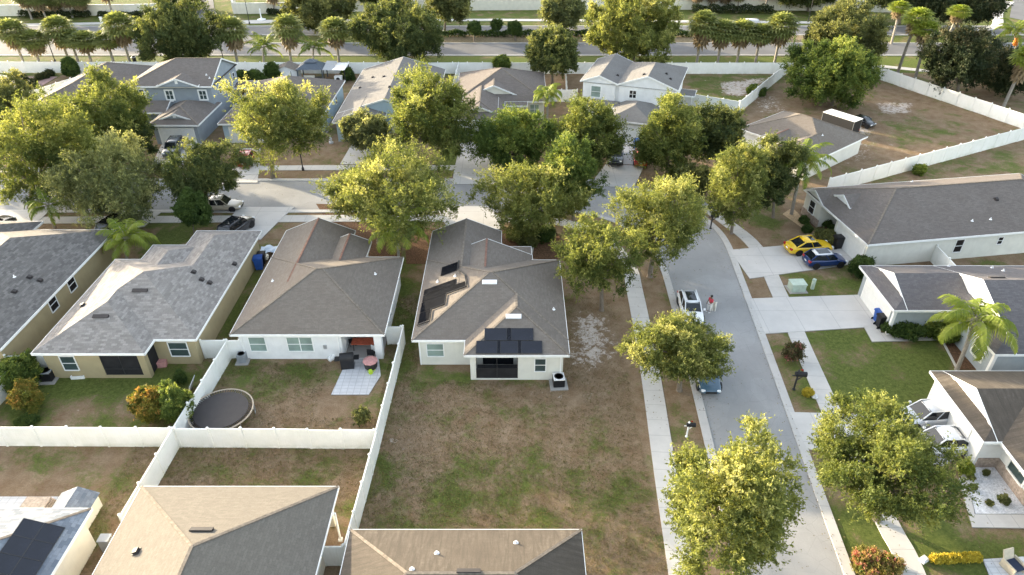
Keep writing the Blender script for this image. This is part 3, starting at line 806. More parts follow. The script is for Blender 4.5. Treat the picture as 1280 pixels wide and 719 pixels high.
# --- three roofs along the bottom edge
E_ = House('ivory house whose tan and slate hip roof fills the lower left', 'house', (-16.3, 20))
E_.vol(-22.2, -10.4, 8, 27.9, wall='cream_wall', walls=False)
wb = E_.wb.setdefault('cream_wall', MB())
q = lambda x0,x1,y0,y1,z0,z1: wb.box((*E_.L(x0,y0),z0),(*E_.L(x1,y1),z1))
q(-21.78,-13.4,8.5,27.48,0,2.655); q(-13.4,-10.82,8.501,24.4,0,2.654); q(-11.15,-10.821,27.15,27.479,0,2.653)
E_.finish('roof_tan')
E_.vent(171,690,'dark'); E_.vent(252,663,'ridge')
F_ = House('house with streaky stained tan roof cut off by the bottom edge', 'house', (-2.6, 20))
F_.vol(-9.1, 3.9, 17.3, 24.85, wall='cream_wall')
F_.vol(-9.1, 3.9, 8, 19.5, wall='cream_wall', axis='y', ends='hh', caps=False, p=.28)
F_.finish('roof_tan_stained')
F_.vent(586,715,'ridge')
for p in ((515,712),(546,692),(645,679)): F_.vent(*p, 'pipe')
H_ = House('pale yellow house with blue grey mottled roof and black solar array', 'house', (-30, 22))
H_.vol(-36, -24.4, 12, 26.3, wall='cream_wall')
H_.finish('roof_blue')
for i_, j_ in [(i, j) for i in range(2) for j in range(5)]+[(2, j) for j in range(2, 5)]+[(3, j) for j in range(3, 5)]:
    x, y = -25.0-(i_+.5)*1.0, 24.75-(j_+.5)*1.08; lx, ly = H_.L(x, y)
    H_.panel_at(Vector((lx, ly, H_.rz_(lx, ly))), Vector((.387, 0, .922)), 1.03, 1.03)

# --- right side of the street
Rr = House('cream house with big brown grey roof behind the yellow and blue cars', 'house', (33.4, 56.4), R(8.8))
Rr.vol(0, 26, 0, 12, wall='ivory_wall', walls=False)
Rr.vol(.0, 9, 8.05, 12.0, axis='x', ends='gn', wall='ivory_wall', caps=False)
Rr.vol(1.5, 8, 5.9, 8.9, axis='x', ends='gn', wall='trim', caps=False, e=3.5, walls=False, p=.5, gw=.06)
wb = Rr.wb['ivory_wall']
wb.box((.42,.42,0),(25.5,5.9,2.655)); wb.box((2.6,5.9,0),(25.49,11.58,2.654))
wb = Rr.wb.setdefault('stone_base', MB()); wb.box((.085,8.3,0),(.16,11.7,.9))
Rr.finish('roof_violet')
Rr.window('W', 10.0, .12, .95, 1.0, 1.35, 'glass_dark', 1, trim=.06)
for x, z, h in ((10.2,.85,1.35),(14.6,1.35,.75),(18.9,.85,1.35)): Rr.window('S', x, .42, z, .8 if h > 1 else .5, h, 'glass_dark', 1)
Rr.garage('W', 3.1, .42, 4.6)
for p in ((1215,276.5),(1238,274.5),(1140,227.5)): Rr.vent(*p)
Rr.vent(1245,249.5,'dark')
T = House('grey blue house with dark roof and white gables beside the big palm', 'house', (38, 47))
T.vol(31.1, 41, 45.9, 52.7, axis='x', ends='hh', wall='slate_wall', caps=False)
T.vol(32.2, 42, 45.9, 52.7, axis='x', ends='gn', e=2.805, wall='trim', walls=False, caps=False, gw=.03)
T.vol(36.1, 50, 40.3, 52.7, axis='x', ends='hh', wall='slate_wall', caps=False)
T.vol(37.7, 52, 40.3, 52.7, axis='x', ends='gh', e=2.81, wall='trim', walls=False, caps=False, gw=.03)
T.finish('roof_dark')
T.garage('W', 49.2, 31.52, 4.6)
T.window('W', 42.4, 36.52, .9, 1.3, 1.35, 'glass', 1, trim=.13)
for x, y in ((31.5,46.3),(36.5,40.7)): b = MB(); b.box((*T.L(x-.1,y-.1),0),(*T.L(x+.14,y+.14),2.6)); b.build('corner_trim', M['trim'], T.root)
for p in ((1186,333),(1240,335),(1254,339)): T.vent(*p)
T.vent(1246,347.5,'ridge')
U = House('white house with tan dark roof and stone base beside the gravel bed', 'house', (36, 33))
U.vol(30.3, 37, 31.5, 38.4, axis='x', ends='hn', wall='white_wall', caps=False)
U.vol(31.2, 38, 31.5, 38.4, axis='x', ends='gn', e=2.81, wall='trim', walls=False, caps=False, gw=.03)
U.vol(31.4, 46, 24.0, 38.38, axis='x', ends='hh', wall='white_wall', caps=False, p=.40, walls=False)
wb = U.wb['white_wall']
q = lambda x0,x1,y0,y1,z0,z1: wb.box((*U.L(x0,y0),z0),(*U.L(x1,y1),z1))
q(32.3,45.5,28.6,37.9,0,2.62); q(33.6,45.4,24.5,28.6,0,2.61)
U.wb.setdefault('stone_base', MB()).box((*U.L(32.22,28.65),0),(*U.L(32.3,31.9),.85))
U.wb['stone_base'].box((*U.L(30.9,31.84),0),(*U.L(32.25,31.92),.85))
U.finish('roof_tan_stained')
U.window('W', 30.3, 32.3, .95, 1.5, 1.3, 'glass', 1, 1, trim=.12)
U.garage('W', 35.6, 30.72, 4.6)

# --- far side of the cross street
V = House('two storey grey house with white garage door behind the trees', 'house', (-47, 98))
V.vol(-53.0, -41.1, 94.2, 105.1, e=5.6, axis='x', ends='hg', wall='grey_wall', gw=.3)
V.vol(-48.5, -42.8, 93.9, 100, e=5.75, axis='y', ends='gn', wall='grey_wall', walls=False, caps=False, p=.36)
V.vol(-47.6, -40.95, 87.1, 96, e=2.8, axis='y', ends='hh', wall='grey_wall')
V.vol(-46.6, -42, 88.1, 93, e=3.15, axis='y', ends='gn', wall='grey_wall', walls=False, caps=False, p=.36)
V.vol(-52.8, -47, 91.5, 96, e=2.9, axis='x', ends='gg', wall='grey_wall', caps=False, walls=False)
V.vol(-41.3, -38.6, 102, 105.5, e=2.9, axis='x', ends='gg', wall='grey_wall', caps=False, walls=False, p=.2)
V.finish('roof_violet')
V.garage('S', -44.2, 87.52, 4.4)
for x, w in ((-51.4,1.3),(-47.3,.9),(-42.7,.9)): V.window('S', x, 94.62, 3.7 if w < 1 else 3.4, w, 1.15 if w < 1 else 1.6, 'glass', 1, 2, trim=.2)
for y in (97.5,99.5,103.3): V.window('E', y, -41.4, 3.6, .7, 1.1, 'glass_dark', 1)
for x, y, z in ((-45.65,93.9,6.0),(-44.3,88.1,3.4)): V.plate('gable_vent', 'S', x, y+.12, z, .38, .5, 'trim', .05)
for y in (103.2, 105.2): V.plate('porch_post', 'E', y, -38.9, 0, .14, 2.75, 'trim', .14)
for p in ((258,94),(262,98)): V.vent(*p)
X = House('low grey house in front of the shed and gazebo', 'house', (-31, 97))
X.vol(-38.6, -25.5, 91.0, 105.8, wall='blue_wall', caps=False)
X.vol(-38.6, -31.5, 87.5, 97, wall='blue_wall', axis='y', ends='hh', caps=False)
X.finish('roof_violet')
for y in (94.5,100.5): X.window('E', y, -25.92, 1.0, .7, 1.1, 'glass_dark', 1)
X.garage('S', -35, 87.92, 4.6)
Y = House('pale grey roofed house with light blue front gable', 'house', (-17.2, 99))
Y.vol(-23.7, -10.6, 91.5, 111.5, axis='y', ends='gg', wall='blue_wall', caps=False, p=.30)
Y.vol(-23.7, -17, 88.0, 98, axis='y', ends='hn', wall='blue_wall', caps=False, p=.30)
Y.vol(-22.6, -18.1, 89.4, 96, axis='y', ends='gn', e=3.12, wall='blue_wall', caps=False, walls=False, p=.33)
Y.finish('roof_pale')
Y.window('S', -20.5, 88.42, .9, 1.3, 1.3, 'glass_blind', 1, 2, trim=.12)
Y.garage('S', -14.2, 91.62, 4.4)
for p in ((450,110),(466,97),(480,96),(487,109)): Y.vent(*p, 'dark')
Z = House('brown grey roofed house with stepped front gables and cream garage', 'house', (-1, 99))
Z.vol(-8.2, 5.0, 96.2, 109.6, wall='cream_wall')
Z.vol(-6.8, 1.6, 97.5, 106, axis='y', ends='gn', e=2.95, wall='cream_wall', walls=False)
Z.vol(-7.8, -1.0, 89.0, 99, axis='y', ends='hn', wall='cream_wall')
Z.vol(-6.9, -1.9, 90.3, 97, axis='y', ends='gn', e=3.2, wall='cream_wall', walls=False, p=.38)
Z.vol(-1.2, 2.2, 95.1, 99, axis='x', ends='gg', e=2.6, wall='cream_wall', walls=False, caps=False, p=.2)
Z.finish('roof_violet')
Z.garage('S', -4.4, 89.42, 4.8)
Z.window('S', 3.2, 96.62, .9, 1.2, 1.3, 'glass_blind', 1, 2)
np_ = at(727, 101, 5.5)
N = House('white two storey house with wavy front gables by the long fence', 'house', (np_.x, np_.y), R(-18.5))
N.vol(-.2, 5.2, 0, 11.4, e=5.5, axis='y', ends='gg', wall='white_wall', caps=False, p=.36)
N.vol(4.9, 13.4, 0.02, 11.2, e=5.5, axis='y', ends='gh', wall='white_wall', caps=False, p=.36)
N.vol(5.2, 11.4, -6.5, 1.5, e=2.8, axis='y', ends='hh', wall='white_wall', caps=False)
N.vol(.4, 5.6, -1.6, 1.5, e=2.7, axis='x', ends='hn', wall='white_wall', caps=False, p=.3)
N.vol(12.6, 15.2, 7.5, 10.5, e=2.5, axis='x', ends='ng', wall='white_wall', caps=False, p=.2, walls=False)
N.wb['white_wall'].box((.3,.43,0),(12.9,10.7,5.3))
N.finish('roof_pale')
N.window('S', 2.1, .12, 3.4, 1.3, 1.5, 'glass_blind', 1, trim=.15)
N.window('S', 7.3, .14, 3.8, .9, 1.0, 'glass_dark', 1, 2, trim=.15)
N.window('S', 11.9, .14, 3.3, 1.0, 1.1, 'glass', 1, trim=.15)
for y in (3.0, 6.0): N.window('E', y, 12.97, 3.7, .6, 1.1, 'glass_dark', 1)
N.window('E', 8.8, 12.97, .9, .8, 1.1, 'glass_dark', 1)
N.garage('S', 8.3, -6.08, 4.4)
for p in ((772,94.5),(805,93.5),(833,92.5),(838,99)): N.vent(*p, 'dark')
# brown house on the bend, turned 39 degrees
kp = at(1013, 204, 2.4)
K = House('brown roofed cream house turned towards the bend, in front of the black trailer', 'house', (kp.x, kp.y), R(39))
K.vol(2.8, 13.2, 0, 12.0, e=2.4, wall='ivory_wall')
K.vol(-.4, 7, 0, 6.0, e=2.4, axis='x', ends='hn', wall='ivory_wall', cap='cap_light')
K.vol(1.6, 7, 4.6, 8.2, e=2.7, axis='x', ends='gn', wall='ivory_wall', walls=False, cap='cap_red')
K.finish('roof_brown')
K.garage('W', 9.2, 3.22, 4.2, 1.95)
K.vent(1028,169.5)
K.window('S', 4.2, .42, .9, .8, 1.0, 'glass_blind', 1)
# roofs at the far left
o = House('brown roofed house half hidden behind yellow trees at far left', 'house', (-60, 98))
o.vol(-67.5, -55.0, 90, 112.5, wall='cream_wall', axis='y', ends='hh', e=2.8)
o.vol(-57.5, -54, 100, 104, wall='cream_wall', axis='x', ends='gg', e=2.9, walls=False, caps=False, p=.3)
o.finish('roof_violet')
o = House('house corner with cream gable at the left edge by the red gravel yard', 'house', (-86, 101))
o.vol(-95, -76.8, 95, 107.5, wall='cream_wall', axis='x', ends='hg', e=2.8, caps=False)
o.finish('roof_violet')

# ------------------------------------------------------------------ white vinyl fences
def fence(label, pts, h=1.83, bay=2.42, cap=True, mat='vinyl', t=.045, name='vinyl_fence', group='white vinyl fences between the lots'):
    P = [Vector((p[0], p[1], 0)) for p in pts]
    root = thing(name, label, 'fence', P[0], 0, group)
    pm = MB(); pm.box((-.065,-.065,0),(.065,.065,h+.06))
    if cap: pm.lathe([(.115,h+.06),(.115,h+.09),(.02,h+.18),(.0,h+.18)], n=4)
    post0 = None
    def post(p):
        nonlocal post0
        if post0 is None: post0 = pm.build('post', M[mat], root); o = post0
        else: o = post0.copy(); COL.objects.link(o); o.parent = root
        o.location = p-P[0]; o.rotation_euler = (random.gauss(0,.008), random.gauss(0,.008), 0); o.location.z = random.uniform(-.03,.015)
    post(P[0])
    for a, b_ in zip(P[:-1], P[1:]):
        Ln = (b_-a).length; n = max(1, round(Ln/bay)); w = Ln/n; d = (b_-a)/n
        mb = MB(); mb.box((.06,-t/2,.06),(w-.06,t/2,h-.12))
        mb.box((.06,-t/2-.02,.03),(w-.06,t/2+.02,.16)); mb.box((.06,-t/2-.02,h-.14),(w-.06,t/2+.02,h-.01))
        k = int(w/.16)
        for i in range(1, k): mb.box((w*i/k-.008,-t/2-.004,.16),(w*i/k+.008,t/2+.004,h-.14))
        p0 = None
        for i in range(n):
            if p0 is None: p0 = mb.build('panel', M[mat], root); o = p0
            else: o = p0.copy(); COL.objects.link(o); o.parent = root
            o.location = a+d*i-P[0]; o.location.z = random.uniform(-.03,.01); o.rotation_euler = (random.gauss(0,.008), random.gauss(0,.003), math.atan2(d.y, d.x))
            post(a+d*(i+1))
    return root
fence('white vinyl fence running from the tan house past the trampoline to the slate roof', [(-22.55,43.2),(-22.95,33.65),(-23.2,26.6)])
fence('white vinyl fence between the trampoline garden and the bare corner lot', [(-8.85,45.0),(-9.15,33.5),(-9.5,24.6)])
fence('white vinyl fence crossing behind the tan house garden at the left edge', [(-56,33.9),(-23.1,33.7)])
fence('white vinyl fence crossing below the trampoline', [(-22.8,33.68),(-9.3,33.5)])
fence('short white fence piece joining the tan house to the trampoline garden', [(-24.6,43.2),(-22.7,43.2),(-21.55,43.25)], bay=2.0)
fence('short white fence piece beside the furnished lanai of the white house', [(-10.2,45.0),(-9.0,45.0)])
fence('short white fence piece between the two tan roofs at the bottom', [(-10.8,24.5),(-9.6,24.5)])
fence('white fence at the left edge beside the orange croton shrub', [(-38.9,41.3),(-37.6,41.3),(-38.2,33.9)])
fence('short white fence piece behind the left condenser', [(-37.4,41.5),(-35.7,41.5)])
fence('long white fence along the boulevard behind the far houses', [(-128,119.2),(-60,118.6),(0,118.2),(46.4,118.2)], 1.9, 2.5)
fence('white fence behind the round green tree, joining the boulevard fence', [(46.6,118.2),(60.2,116.6)], 1.9, 2.5)
fence('white fence slanting from the boulevard corner down to the right edge', [(60.4,116.4),(72.4,90.9)], 1.95, 2.5)
fence('white fence slanting up to the right behind the big cream house', [(36.4,72.9),(72.2,90.6)], 1.9, 2.5)
fence('white fence slanting from the boulevard towards the brown house on the bend', [(46.3,118.0),(33.2,99.0)], 1.9, 2.5)
fence('white fence piece joining the white two storey house to the bend lot', [(33.0,98.9),(24.9,103.4)], 1.9, 2.5)
fence('white fence between the red gravel yard and the half hidden brown house', [(-65.5,118.4),(-73,103)], 1.9, 2.5)
fence('white fence beside the shed and the two storey grey house', [(-40.3,118.2),(-39.8,97)], 1.9, 2.5)
fence('white fence end on, between the pale grey roof and the stepped gables', [(-9.0,118),(-9.2,106)], 1.9, 2.5)
fence('white fence end on, left of the white two storey house', [(9.0,118),(8.4,105)], 1.9, 2.5)
fence('white fence piece between stepped gable house and white two storey house', [(5.2,104.2),(9.9,104.2)], 1.9, 2.5)
fence('short white fence between the cream house wall and the grey blue house', [(41.0,57.9),(40.9,53.0)])
def wall(label, pts, h):
    b = MB(); P = smooth(pts, 5)
    root = thing('boundary_wall', label, 'wall', (P[0].x, P[0].y, 0))
    for a, c in zip(P[:-1], P[1:]):
        b.bar((a.x-P[0].x, a.y-P[0].y, h/2), (c.x-P[0].x, c.y-P[0].y, h/2), .2, h)
    w = b.build('wall', M['cream_wall'], root)
    b = MB()
    for a, c in zip(P[:-1], P[1:]): b.bar((a.x-P[0].x, a.y-P[0].y, h+.04), (c.x-P[0].x, c.y-P[0].y, h+.04), .32, .08)
    b.build('coping', M['trim'], root)
    b = MB(); n = int(sum((c-a).length for a, c in zip(P[:-1], P[1:]))/6)
    for i in range(0, len(P)): b.box((P[i].x-P[0].x-.2, P[i].y-P[0].y-.2, 0), (P[i].x-P[0].x+.2, P[i].y-P[0].y+.2, h+.12))
    b.build('pier', M['cream_wall'], root)
wall('cream boundary wall along the far side of the boulevard, left of the entry road', [(-150,157.5),(-110,160),(-85,160.5),(-77,162.5),(-74,170)], 2.2)
wall('cream boundary wall along the far side of the boulevard, right of the entry road', [(-64,170),(-62,163.5),(-58,162),(-30,164.5),(20,166),(60,165.5),(88,163)], 2.2)

# ------------------------------------------------------------------ foliage
def leaf_mesh(name, C_, Ax, Nr, Ln, Wd, tint, mat):
    """one rhombic leaf spray per row: centre, axis, normal, length, width"""
    n = len(C_); side = np.cross(Ax, Nr); side /= np.linalg.norm(side, axis=1, keepdims=True)+1e-9
    Ln = Ln[:,None]; Wd = Wd[:,None]
    v = np.empty((n, 4, 3)); v[:,0] = C_-Ax*Ln/2; v[:,1] = C_+side*Wd/2+Ax*Ln*.08; v[:,2] = C_+Ax*Ln/2; v[:,3] = C_-side*Wd/2+Ax*Ln*.08
    me = bpy.data.meshes.new(name)
    me.vertices.add(n*4); me.vertices.foreach_set('co', v.ravel())
    me.loops.add(n*4); me.loops.foreach_set('vertex_index', np.arange(n*4, dtype=np.int32))
    me.polygons.add(n); me.polygons.foreach_set('loop_start', np.arange(0, n*4, 4, dtype=np.int32))
    a = me.attributes.new('tint', 'FLOAT', 'POINT'); a.data.foreach_set('value', np.repeat(np.clip(tint, 0, 1), 4).astype(np.float32))
    me.materials.append(mat); me.update()
    return me
def unit(a): return a/(np.linalg.norm(a, axis=1, keepdims=True)+1e-9)
def crown(name, rx, ry, rz, seed, mat, leaf=.3, dens=1.0, cr=None, low=-.95, cut=None, spiky=1.0, hole=.09):
    g = np.random.default_rng(seed)
    Rm = (rx*ry*rz)**(1/3)
    cr = cr or min(1.0, max(.20*Rm, min(.28, .42*Rm)))
    K = int(np.clip(8.6*(Rm/cr)**2, 18, 330))
    d = unit(g.normal(size=(K*3, 3))); d = d[d[:,2] > low][:K]; K = len(d)
    ph = g.uniform(0, 6.28, 6); az = np.arctan2(d[:,1], d[:,0]); el = d[:,2]
    lob = 1+.17*np.cos(2*az+ph[0]+el)+.15*np.cos(3*az+ph[1]-2*el)+.09*np.cos(5*az+ph[2]+3*el)+.08*np.cos(4*el+ph[3])
    rad = np.where(g.random(K) < .72, g.uniform(.74, 1.0, K), g.uniform(.25, .75, K))
    keep = g.random(K) > hole; d, rad, lob = d[keep], rad[keep], lob[keep]; K = len(d)
    sc = np.array([rx, ry, rz])
    c = d*(rad*lob)[:,None]*np.maximum(sc-cr*.75, sc*.45)
    if cut is not None:
        kk = ~((c[:,0] > cut[0]*rx) & (c[:,2] > cut[1]*rz)); c, d = c[kk], d[kk]; K = len(c)
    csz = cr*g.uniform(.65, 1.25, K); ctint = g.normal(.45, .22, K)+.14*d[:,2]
    Mt = int(24*dens); Nl = 16
    tw = unit(d[:,None,:].repeat(Mt,1).reshape(-1,3)*.55+np.array([0,0,.32])*spiky+g.normal(size=(K*Mt,3))*.85)
    tl = np.repeat(csz, Mt)*g.uniform(.55, 1.35, K*Mt); tc = np.repeat(c, Mt, 0)+g.normal(size=(K*Mt,3))*np.repeat(csz, Mt)[:,None]*.28
    tt = np.repeat(ctint, Mt)+g.normal(0, .10, K*Mt)
    t = g.uniform(.1, 1.0, (K*Mt, Nl))
    C_ = (tc[:,None,:]+tw[:,None,:]*(tl[:,None]*t)[:,:,None]).reshape(-1,3)+g.normal(size=(K*Mt*Nl,3))*leaf*.32
    Ax = unit(np.repeat(tw, Nl, 0)*.8+g.normal(size=(K*Mt*Nl,3))*.75+np.array([0,0,-.1]))
    Nr = unit(np.cross(Ax, unit(g.normal(size=Ax.shape)))+np.array([0,0,.35])*g.choice([-1,1],(len(Ax),1)))
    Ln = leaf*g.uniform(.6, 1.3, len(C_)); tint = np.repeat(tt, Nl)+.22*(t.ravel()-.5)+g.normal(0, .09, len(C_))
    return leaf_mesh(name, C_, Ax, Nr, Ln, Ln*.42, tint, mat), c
TREES = []
def tree(label, foot, box, kind='oak', seed=1, leaf=None, dens=1.0, group='street and garden trees', trunk=True, cat='tree', name='shade_tree', tr=None, flat=1.0, **kw):
    p = at(*foot); x0, y0, x1, y1 = box
    ctr, t = on_depth((x0+x1)/2, (y0+y1)/2, p.y)
    d = ray((x0+x1)/2, (y0+y1)/2).normalized(); sd = -d.z; cd = math.sqrt(1-sd*sd)
    rx = (x1-x0)/2/F*t; hm = (y1-y0)/2/F*t; ry = rx*.95*flat
    rz = math.sqrt(max(hm*hm-(ry*sd)**2, (.42*rx*cd)**2))/cd
    zc = ctr.z
    if zc-rz < .25: rz = max(.5*rz, min(rz, zc-.1))
    rx *= .96; ry *= .96; rz *= .97
    root = thing(name, label, cat, (p.x, p.y, 0), 0, group)
    leaf = (leaf or max(.24, t*.0042))*.66
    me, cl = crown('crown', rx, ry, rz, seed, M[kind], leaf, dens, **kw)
    cr = bpy.data.objects.new('crown', me); COL.objects.link(cr); cr.parent = root
    off = Vector((ctr.x-p.x, 0, zc)); cr.location = off
    if trunk:
        g = random.Random(seed); b = MB(); r0 = tr or max(.07, min(.24, rx*.05)); fork = max(.5, (zc-rz)+rz*.35); fork = min(fork, zc*.8)
        lean = Vector((off.x*.35, 0, 0)); top = Vector((lean.x, 0, fork))
        b.tube([(0,0,-.1),(0,0,.12),(lean.x*.4,.04,fork*.5),top], [r0*1.7,r0*1.15,r0*.95,r0*.85], 9)
        idx = sorted(range(len(cl)), key=lambda i: float(np.linalg.norm(cl[i]/np.array([rx,ry,rz]))))
        idx = idx[::max(1, len(idx)//11)][:11]
        for i in idx:
            e = off+Vector(cl[i]); m_ = top.lerp(e, .5)+Vector((g.uniform(-.2,.2),g.uniform(-.2,.2),.25*abs(e.z-top.z)*.4))
            b.tube([top-Vector((0,0,.15)), m_, e], [r0*.6, r0*.36, r0*.12], 6)
        b.build('trunk', M['bark'], root)
    TREES.append((label[:30], round(p.x,1), round(p.y,1), round(rx,1), round(rz,1), round(zc,1)))
    return root
G_OAK = 'street trees of the near streets'
T = tree
T('broad yellow green oak cut by the bottom edge, beside the street', (918,728), (822,536,1006,738), 'elm', 11, dens=1.15, leaf=.27)
T('broad dense oak between the street and the white house with gravel bed', (1096,650), (1003,500,1206,656), 'oak', 12, dens=1.25, leaf=.25, tr=.2, cut=(.48,.2))
T('yellow topped tree over the two cars parked at the kerb', (849,488), (784,386,913,487), 'elm', 13, dens=1.0)
T('dense green tree at the bend, above the right roof slope of the corner house', (752,388), (690,270,800,374), 'oak', 14, dens=.85, hole=.18)
T('large yellow green tree inside the bend, over the kerb', (812,346), (762,216,890,336), 'elm', 15, dens=1.05)
T('pale yellow tree in front of the corner house garden', (660,297), (598,196,738,296), 'elm', 16, dens=1.0)
T('dark tree rising behind the pale yellow tree at the bend', (716,276), (668,168,754,262), 'fresh', 17)
T('wide yellow crowned tree over the cross street in front of the white house', (474,304), (400,178,584,300), 'elm', 18, dens=1.2)
T('tall silvery oak beside the cross street behind the queen palm', (150,282), (62,170,218,290), 'grey_oak', 19, dens=1.1)
T('dark round tree above the tan van on the cross street', (262,268), (207,172,303,256), 'oak_dark', 20)
T('slim young tree on the lawn of the light roofed house', (243,294), (221,238,264,284), 'bush', 21, tr=.06)
T('spreading green oak at the left edge over the cross street', (38,260), (-12,120,128,258), 'oak', 22, dens=1.1)
T('tree cut off by the left edge, added to shade the cross street', (-26,206), (-78,118,16,212), 'oak', 58)  # added mostly out of view, to keep low sun off the road's left end
T('brownish tree at the left edge beside the red gravel yard', (10,178), (-34,98,50,168), 'bush_olive', 23)
T('tall yellow lit tree in front of the two storey grey house', (128,206), (60,94,190,196), 'oak', 24, dens=1.1)
T('round tree low in front of the grey garage', (168,202), (128,142,190,202), 'oak_dark', 25)
T('bright yellow tree in front of the low grey house', (341,223), (282,100,408,202), 'elm', 26, dens=1.15)
T('large green tree in front of the light blue gable', (515,206), (476,90,600,194), 'oak', 27, dens=1.15)
T('small leaning tree beside the light blue gable wall', (470,196), (428,138,490,192), 'grey_oak', 57)
T('dark broad leaved tree over the cream garage', (628,208), (584,134,710,214), 'fresh', 28, dens=1.1)
T('yellow tipped tree between the cream garage and the dark pickup', (738,214), (688,118,784,210), 'oak', 29, dens=1.1)
T('yellow crowned tree right of the orange car drive', (832,222), (788,124,886,222), 'oak', 30, dens=1.1)
T('dark green tree in front of the brown house on the bend', (896,212), (852,124,930,206), 'oak_dark', 31)
T('thin olive tree by the bend mailbox', (914,292), (878,178,962,282), 'elm', 32, dens=.8)
T('dark round tree beside the bend palm', (966,272), (926,168,1002,266), 'oak_dark', 33, dens=1.1)
T('low olive tree under the dark tree at the bend', (858,250), (836,205,892,252), 'bush_olive', 34)
GF = 'trees along the boulevard'
def Tf(*a, **k): k.setdefault('group', GF); return tree(*a, **k)
Tf('big rounded oak on the boulevard verge above the two storey grey house', (224,83), (170,2,276,82), 'oak_dark', 40, dens=1.1)
Tf('olive oak beyond the boulevard, between two fan palms', (402,42), (358,-14,444,38), 'bush_olive', 41)
Tf('large dark oak on the boulevard verge above the pale grey roof', (505,80), (440,-6,560,82), 'oak_dark', 42, dens=1.15)
Tf('light olive tree beyond the boulevard beside the large dark oak', (556,41), (524,-22,598,28), 'bush_olive', 43)
Tf('dark tree inside the fence left of the white two storey house', (690,108), (656,34,727,94), 'oak_dark', 44)
Tf('pale feathery tree on the far verge above the stepped gables', (707,41), (670,-10,738,36), 'grey_oak', 45, dens=.8)
Tf('huge yellow and dark oak above the white two storey house', (792,82), (722,-14,862,78), 'elm', 46, dens=1.2)
Tf('broad olive topped oak left of the tall bare palms', (1066,86), (998,4,1114,84), 'bush_olive', 47, dens=1.1)
Tf('dense round tree in the corner of the fenced lot with the trailer', (1040,132), (984,48,1097,134), 'fresh', 48, dens=1.2)
Tf('dark glossy magnolia right of the tall bare palms', (1196,120), (1156,30,1242,116), 'magnolia', 49, dens=1.2)
Tf('dark glossy magnolia behind the palm with a dead skirt', (1256,116), (1208,46,1300,128), 'magnolia', 50, dens=1.2)
Tf('dark tree at the top right beside the entry walk', (1196,38), (1146,-22,1246,30), 'magnolia', 51)
Tf('dark tree at the top edge beyond the boulevard palms', (1010,14), (968,-30,1050,8), 'oak_dark', 52)
Tf('dark tree at the top edge left of the entry road', (228,12), (190,-30,262,8), 'oak_dark', 53)
Tf('dark tree at the top edge behind the large dark oak', (472,12), (438,-34,520,8), 'oak_dark', 54)
Tf('olive tree in the top right corner by the entry lane', (1124,30), (1080,-40,1150,12), 'oak_dark', 55)
for i, (f, bx, lab) in enumerate((((593,53),(585,27,601,43),'left of the three small crape myrtles on the median'),((620,44),(613,25,628,37),'middle of the three small crape myrtles on the median'),((644,51),(636,28,652,44),'right of the three small crape myrtles on the median'))):
    Tf(lab, f, bx, 'bush', 60+i, leaf=.5, name='crape_myrtle', group='crape myrtles on the median', tr=.18)
Tf('small bushy tree inside the boulevard fence above the stepped gables', (628,93), (615,71,639,89), 'fresh', 64, name='young_tree', tr=.07)
Tf('dark clipped shrub tree rising over the fence by the red gravel yard', (87,98), (77,74,98,96), 'bush', 65, name='young_tree', tr=.07)
Tf('grey green shrub tree by the fence left of the two storey grey house', (160,96), (152,84,170,96), 'grey_oak', 66, name='young_tree', tr=.05)

# shrubs: a leafy mass on short stems
def shrub(label, foot, box, kind='bush', seed=1, group=None, name='shrub', leaf=None, cat='shrub', dens=.8, **kw):
    p = at(*foot); x0, y0, x1, y1 = box
    ctr, t = on_depth((x0+x1)/2, (y0+y1)/2, p.y)
    rx = (x1-x0)/2/F*t; hm = (y1-y0)/2/F*t; d = ray((x0+x1)/2, (y0+y1)/2).normalized(); sd = -d.z; cd = math.sqrt(1-sd*sd)
    rz = math.sqrt(max(hm*hm-(rx*sd)**2, (.4*rx*cd)**2))/cd; zc = max(rz*.9, .25)
    me, cl = crown('leaves', rx, rx*.95, rz, seed, M[kind], min(leaf or max(.14, t*.003), rx*.55+.04), dens, low=-.6, hole=.05, **kw)
    root = thing(name, label, cat, (p.x, p.y, 0), 0, group)
    o = bpy.data.objects.new('leaves', me); COL.objects.link(o); o.parent = root; o.location = (ctr.x-p.x, 0, zc)
    b = MB()
    for k in range(4):
        e = Vector(cl[k*3 % len(cl)])*.6+o.location; b.tube([(0.05*k-.08,.03*k-.04,-.05),(e.x*.5,e.y*.5,e.z*.5),e], [.035,.025,.012], 5)
    b.build('stem', M['bark'], root)
    return root
shrub('orange and yellow croton in the tan house garden by the fence', (186,522), (162,468,208,518), 'croton', 70)
shrub('bright green bush beside the orange croton against the fence', (213,526), (197,472,236,524), 'fresh', 71)
shrub('orange croton at the left edge behind the fence', (28,512), (10,470,48,512), 'croton', 72)
shrub('bright green bush at the left edge by the condenser', (16,482), (-16,432,44,480), 'fresh', 73)
shrub('small green sapling at the left edge just behind the fence', (40,530), (20,520,44,532), 'bush', 74)
shrub('small leafy sapling between the croton and the tan house wall', (222,478), (216,460,230,476), 'bush', 75)
shrub('bare twiggy shrub in the bottom corner of the trampoline garden', (448,530), (440,505,462,530), 'bush_olive', 76, dens=.25)
shrub('pink and orange croton at the bottom edge beside the sidewalk', (1098,712), (1068,680,1126,722), 'croton_pink', 77)
shrub('pink flowering shrub on the verge by the black mailbox', (992,452), (979,424,1004,452), 'pinkflower', 78, dens=.6)
shrub('round dark bush at the garage corner of the cream house', (1075,344), (1062,316,1092,344), 'bush', 79)
shrub('leafy dark shrub under the garage side window of the grey blue house', (1131,418), (1110,392,1152,420), 'bush', 80)
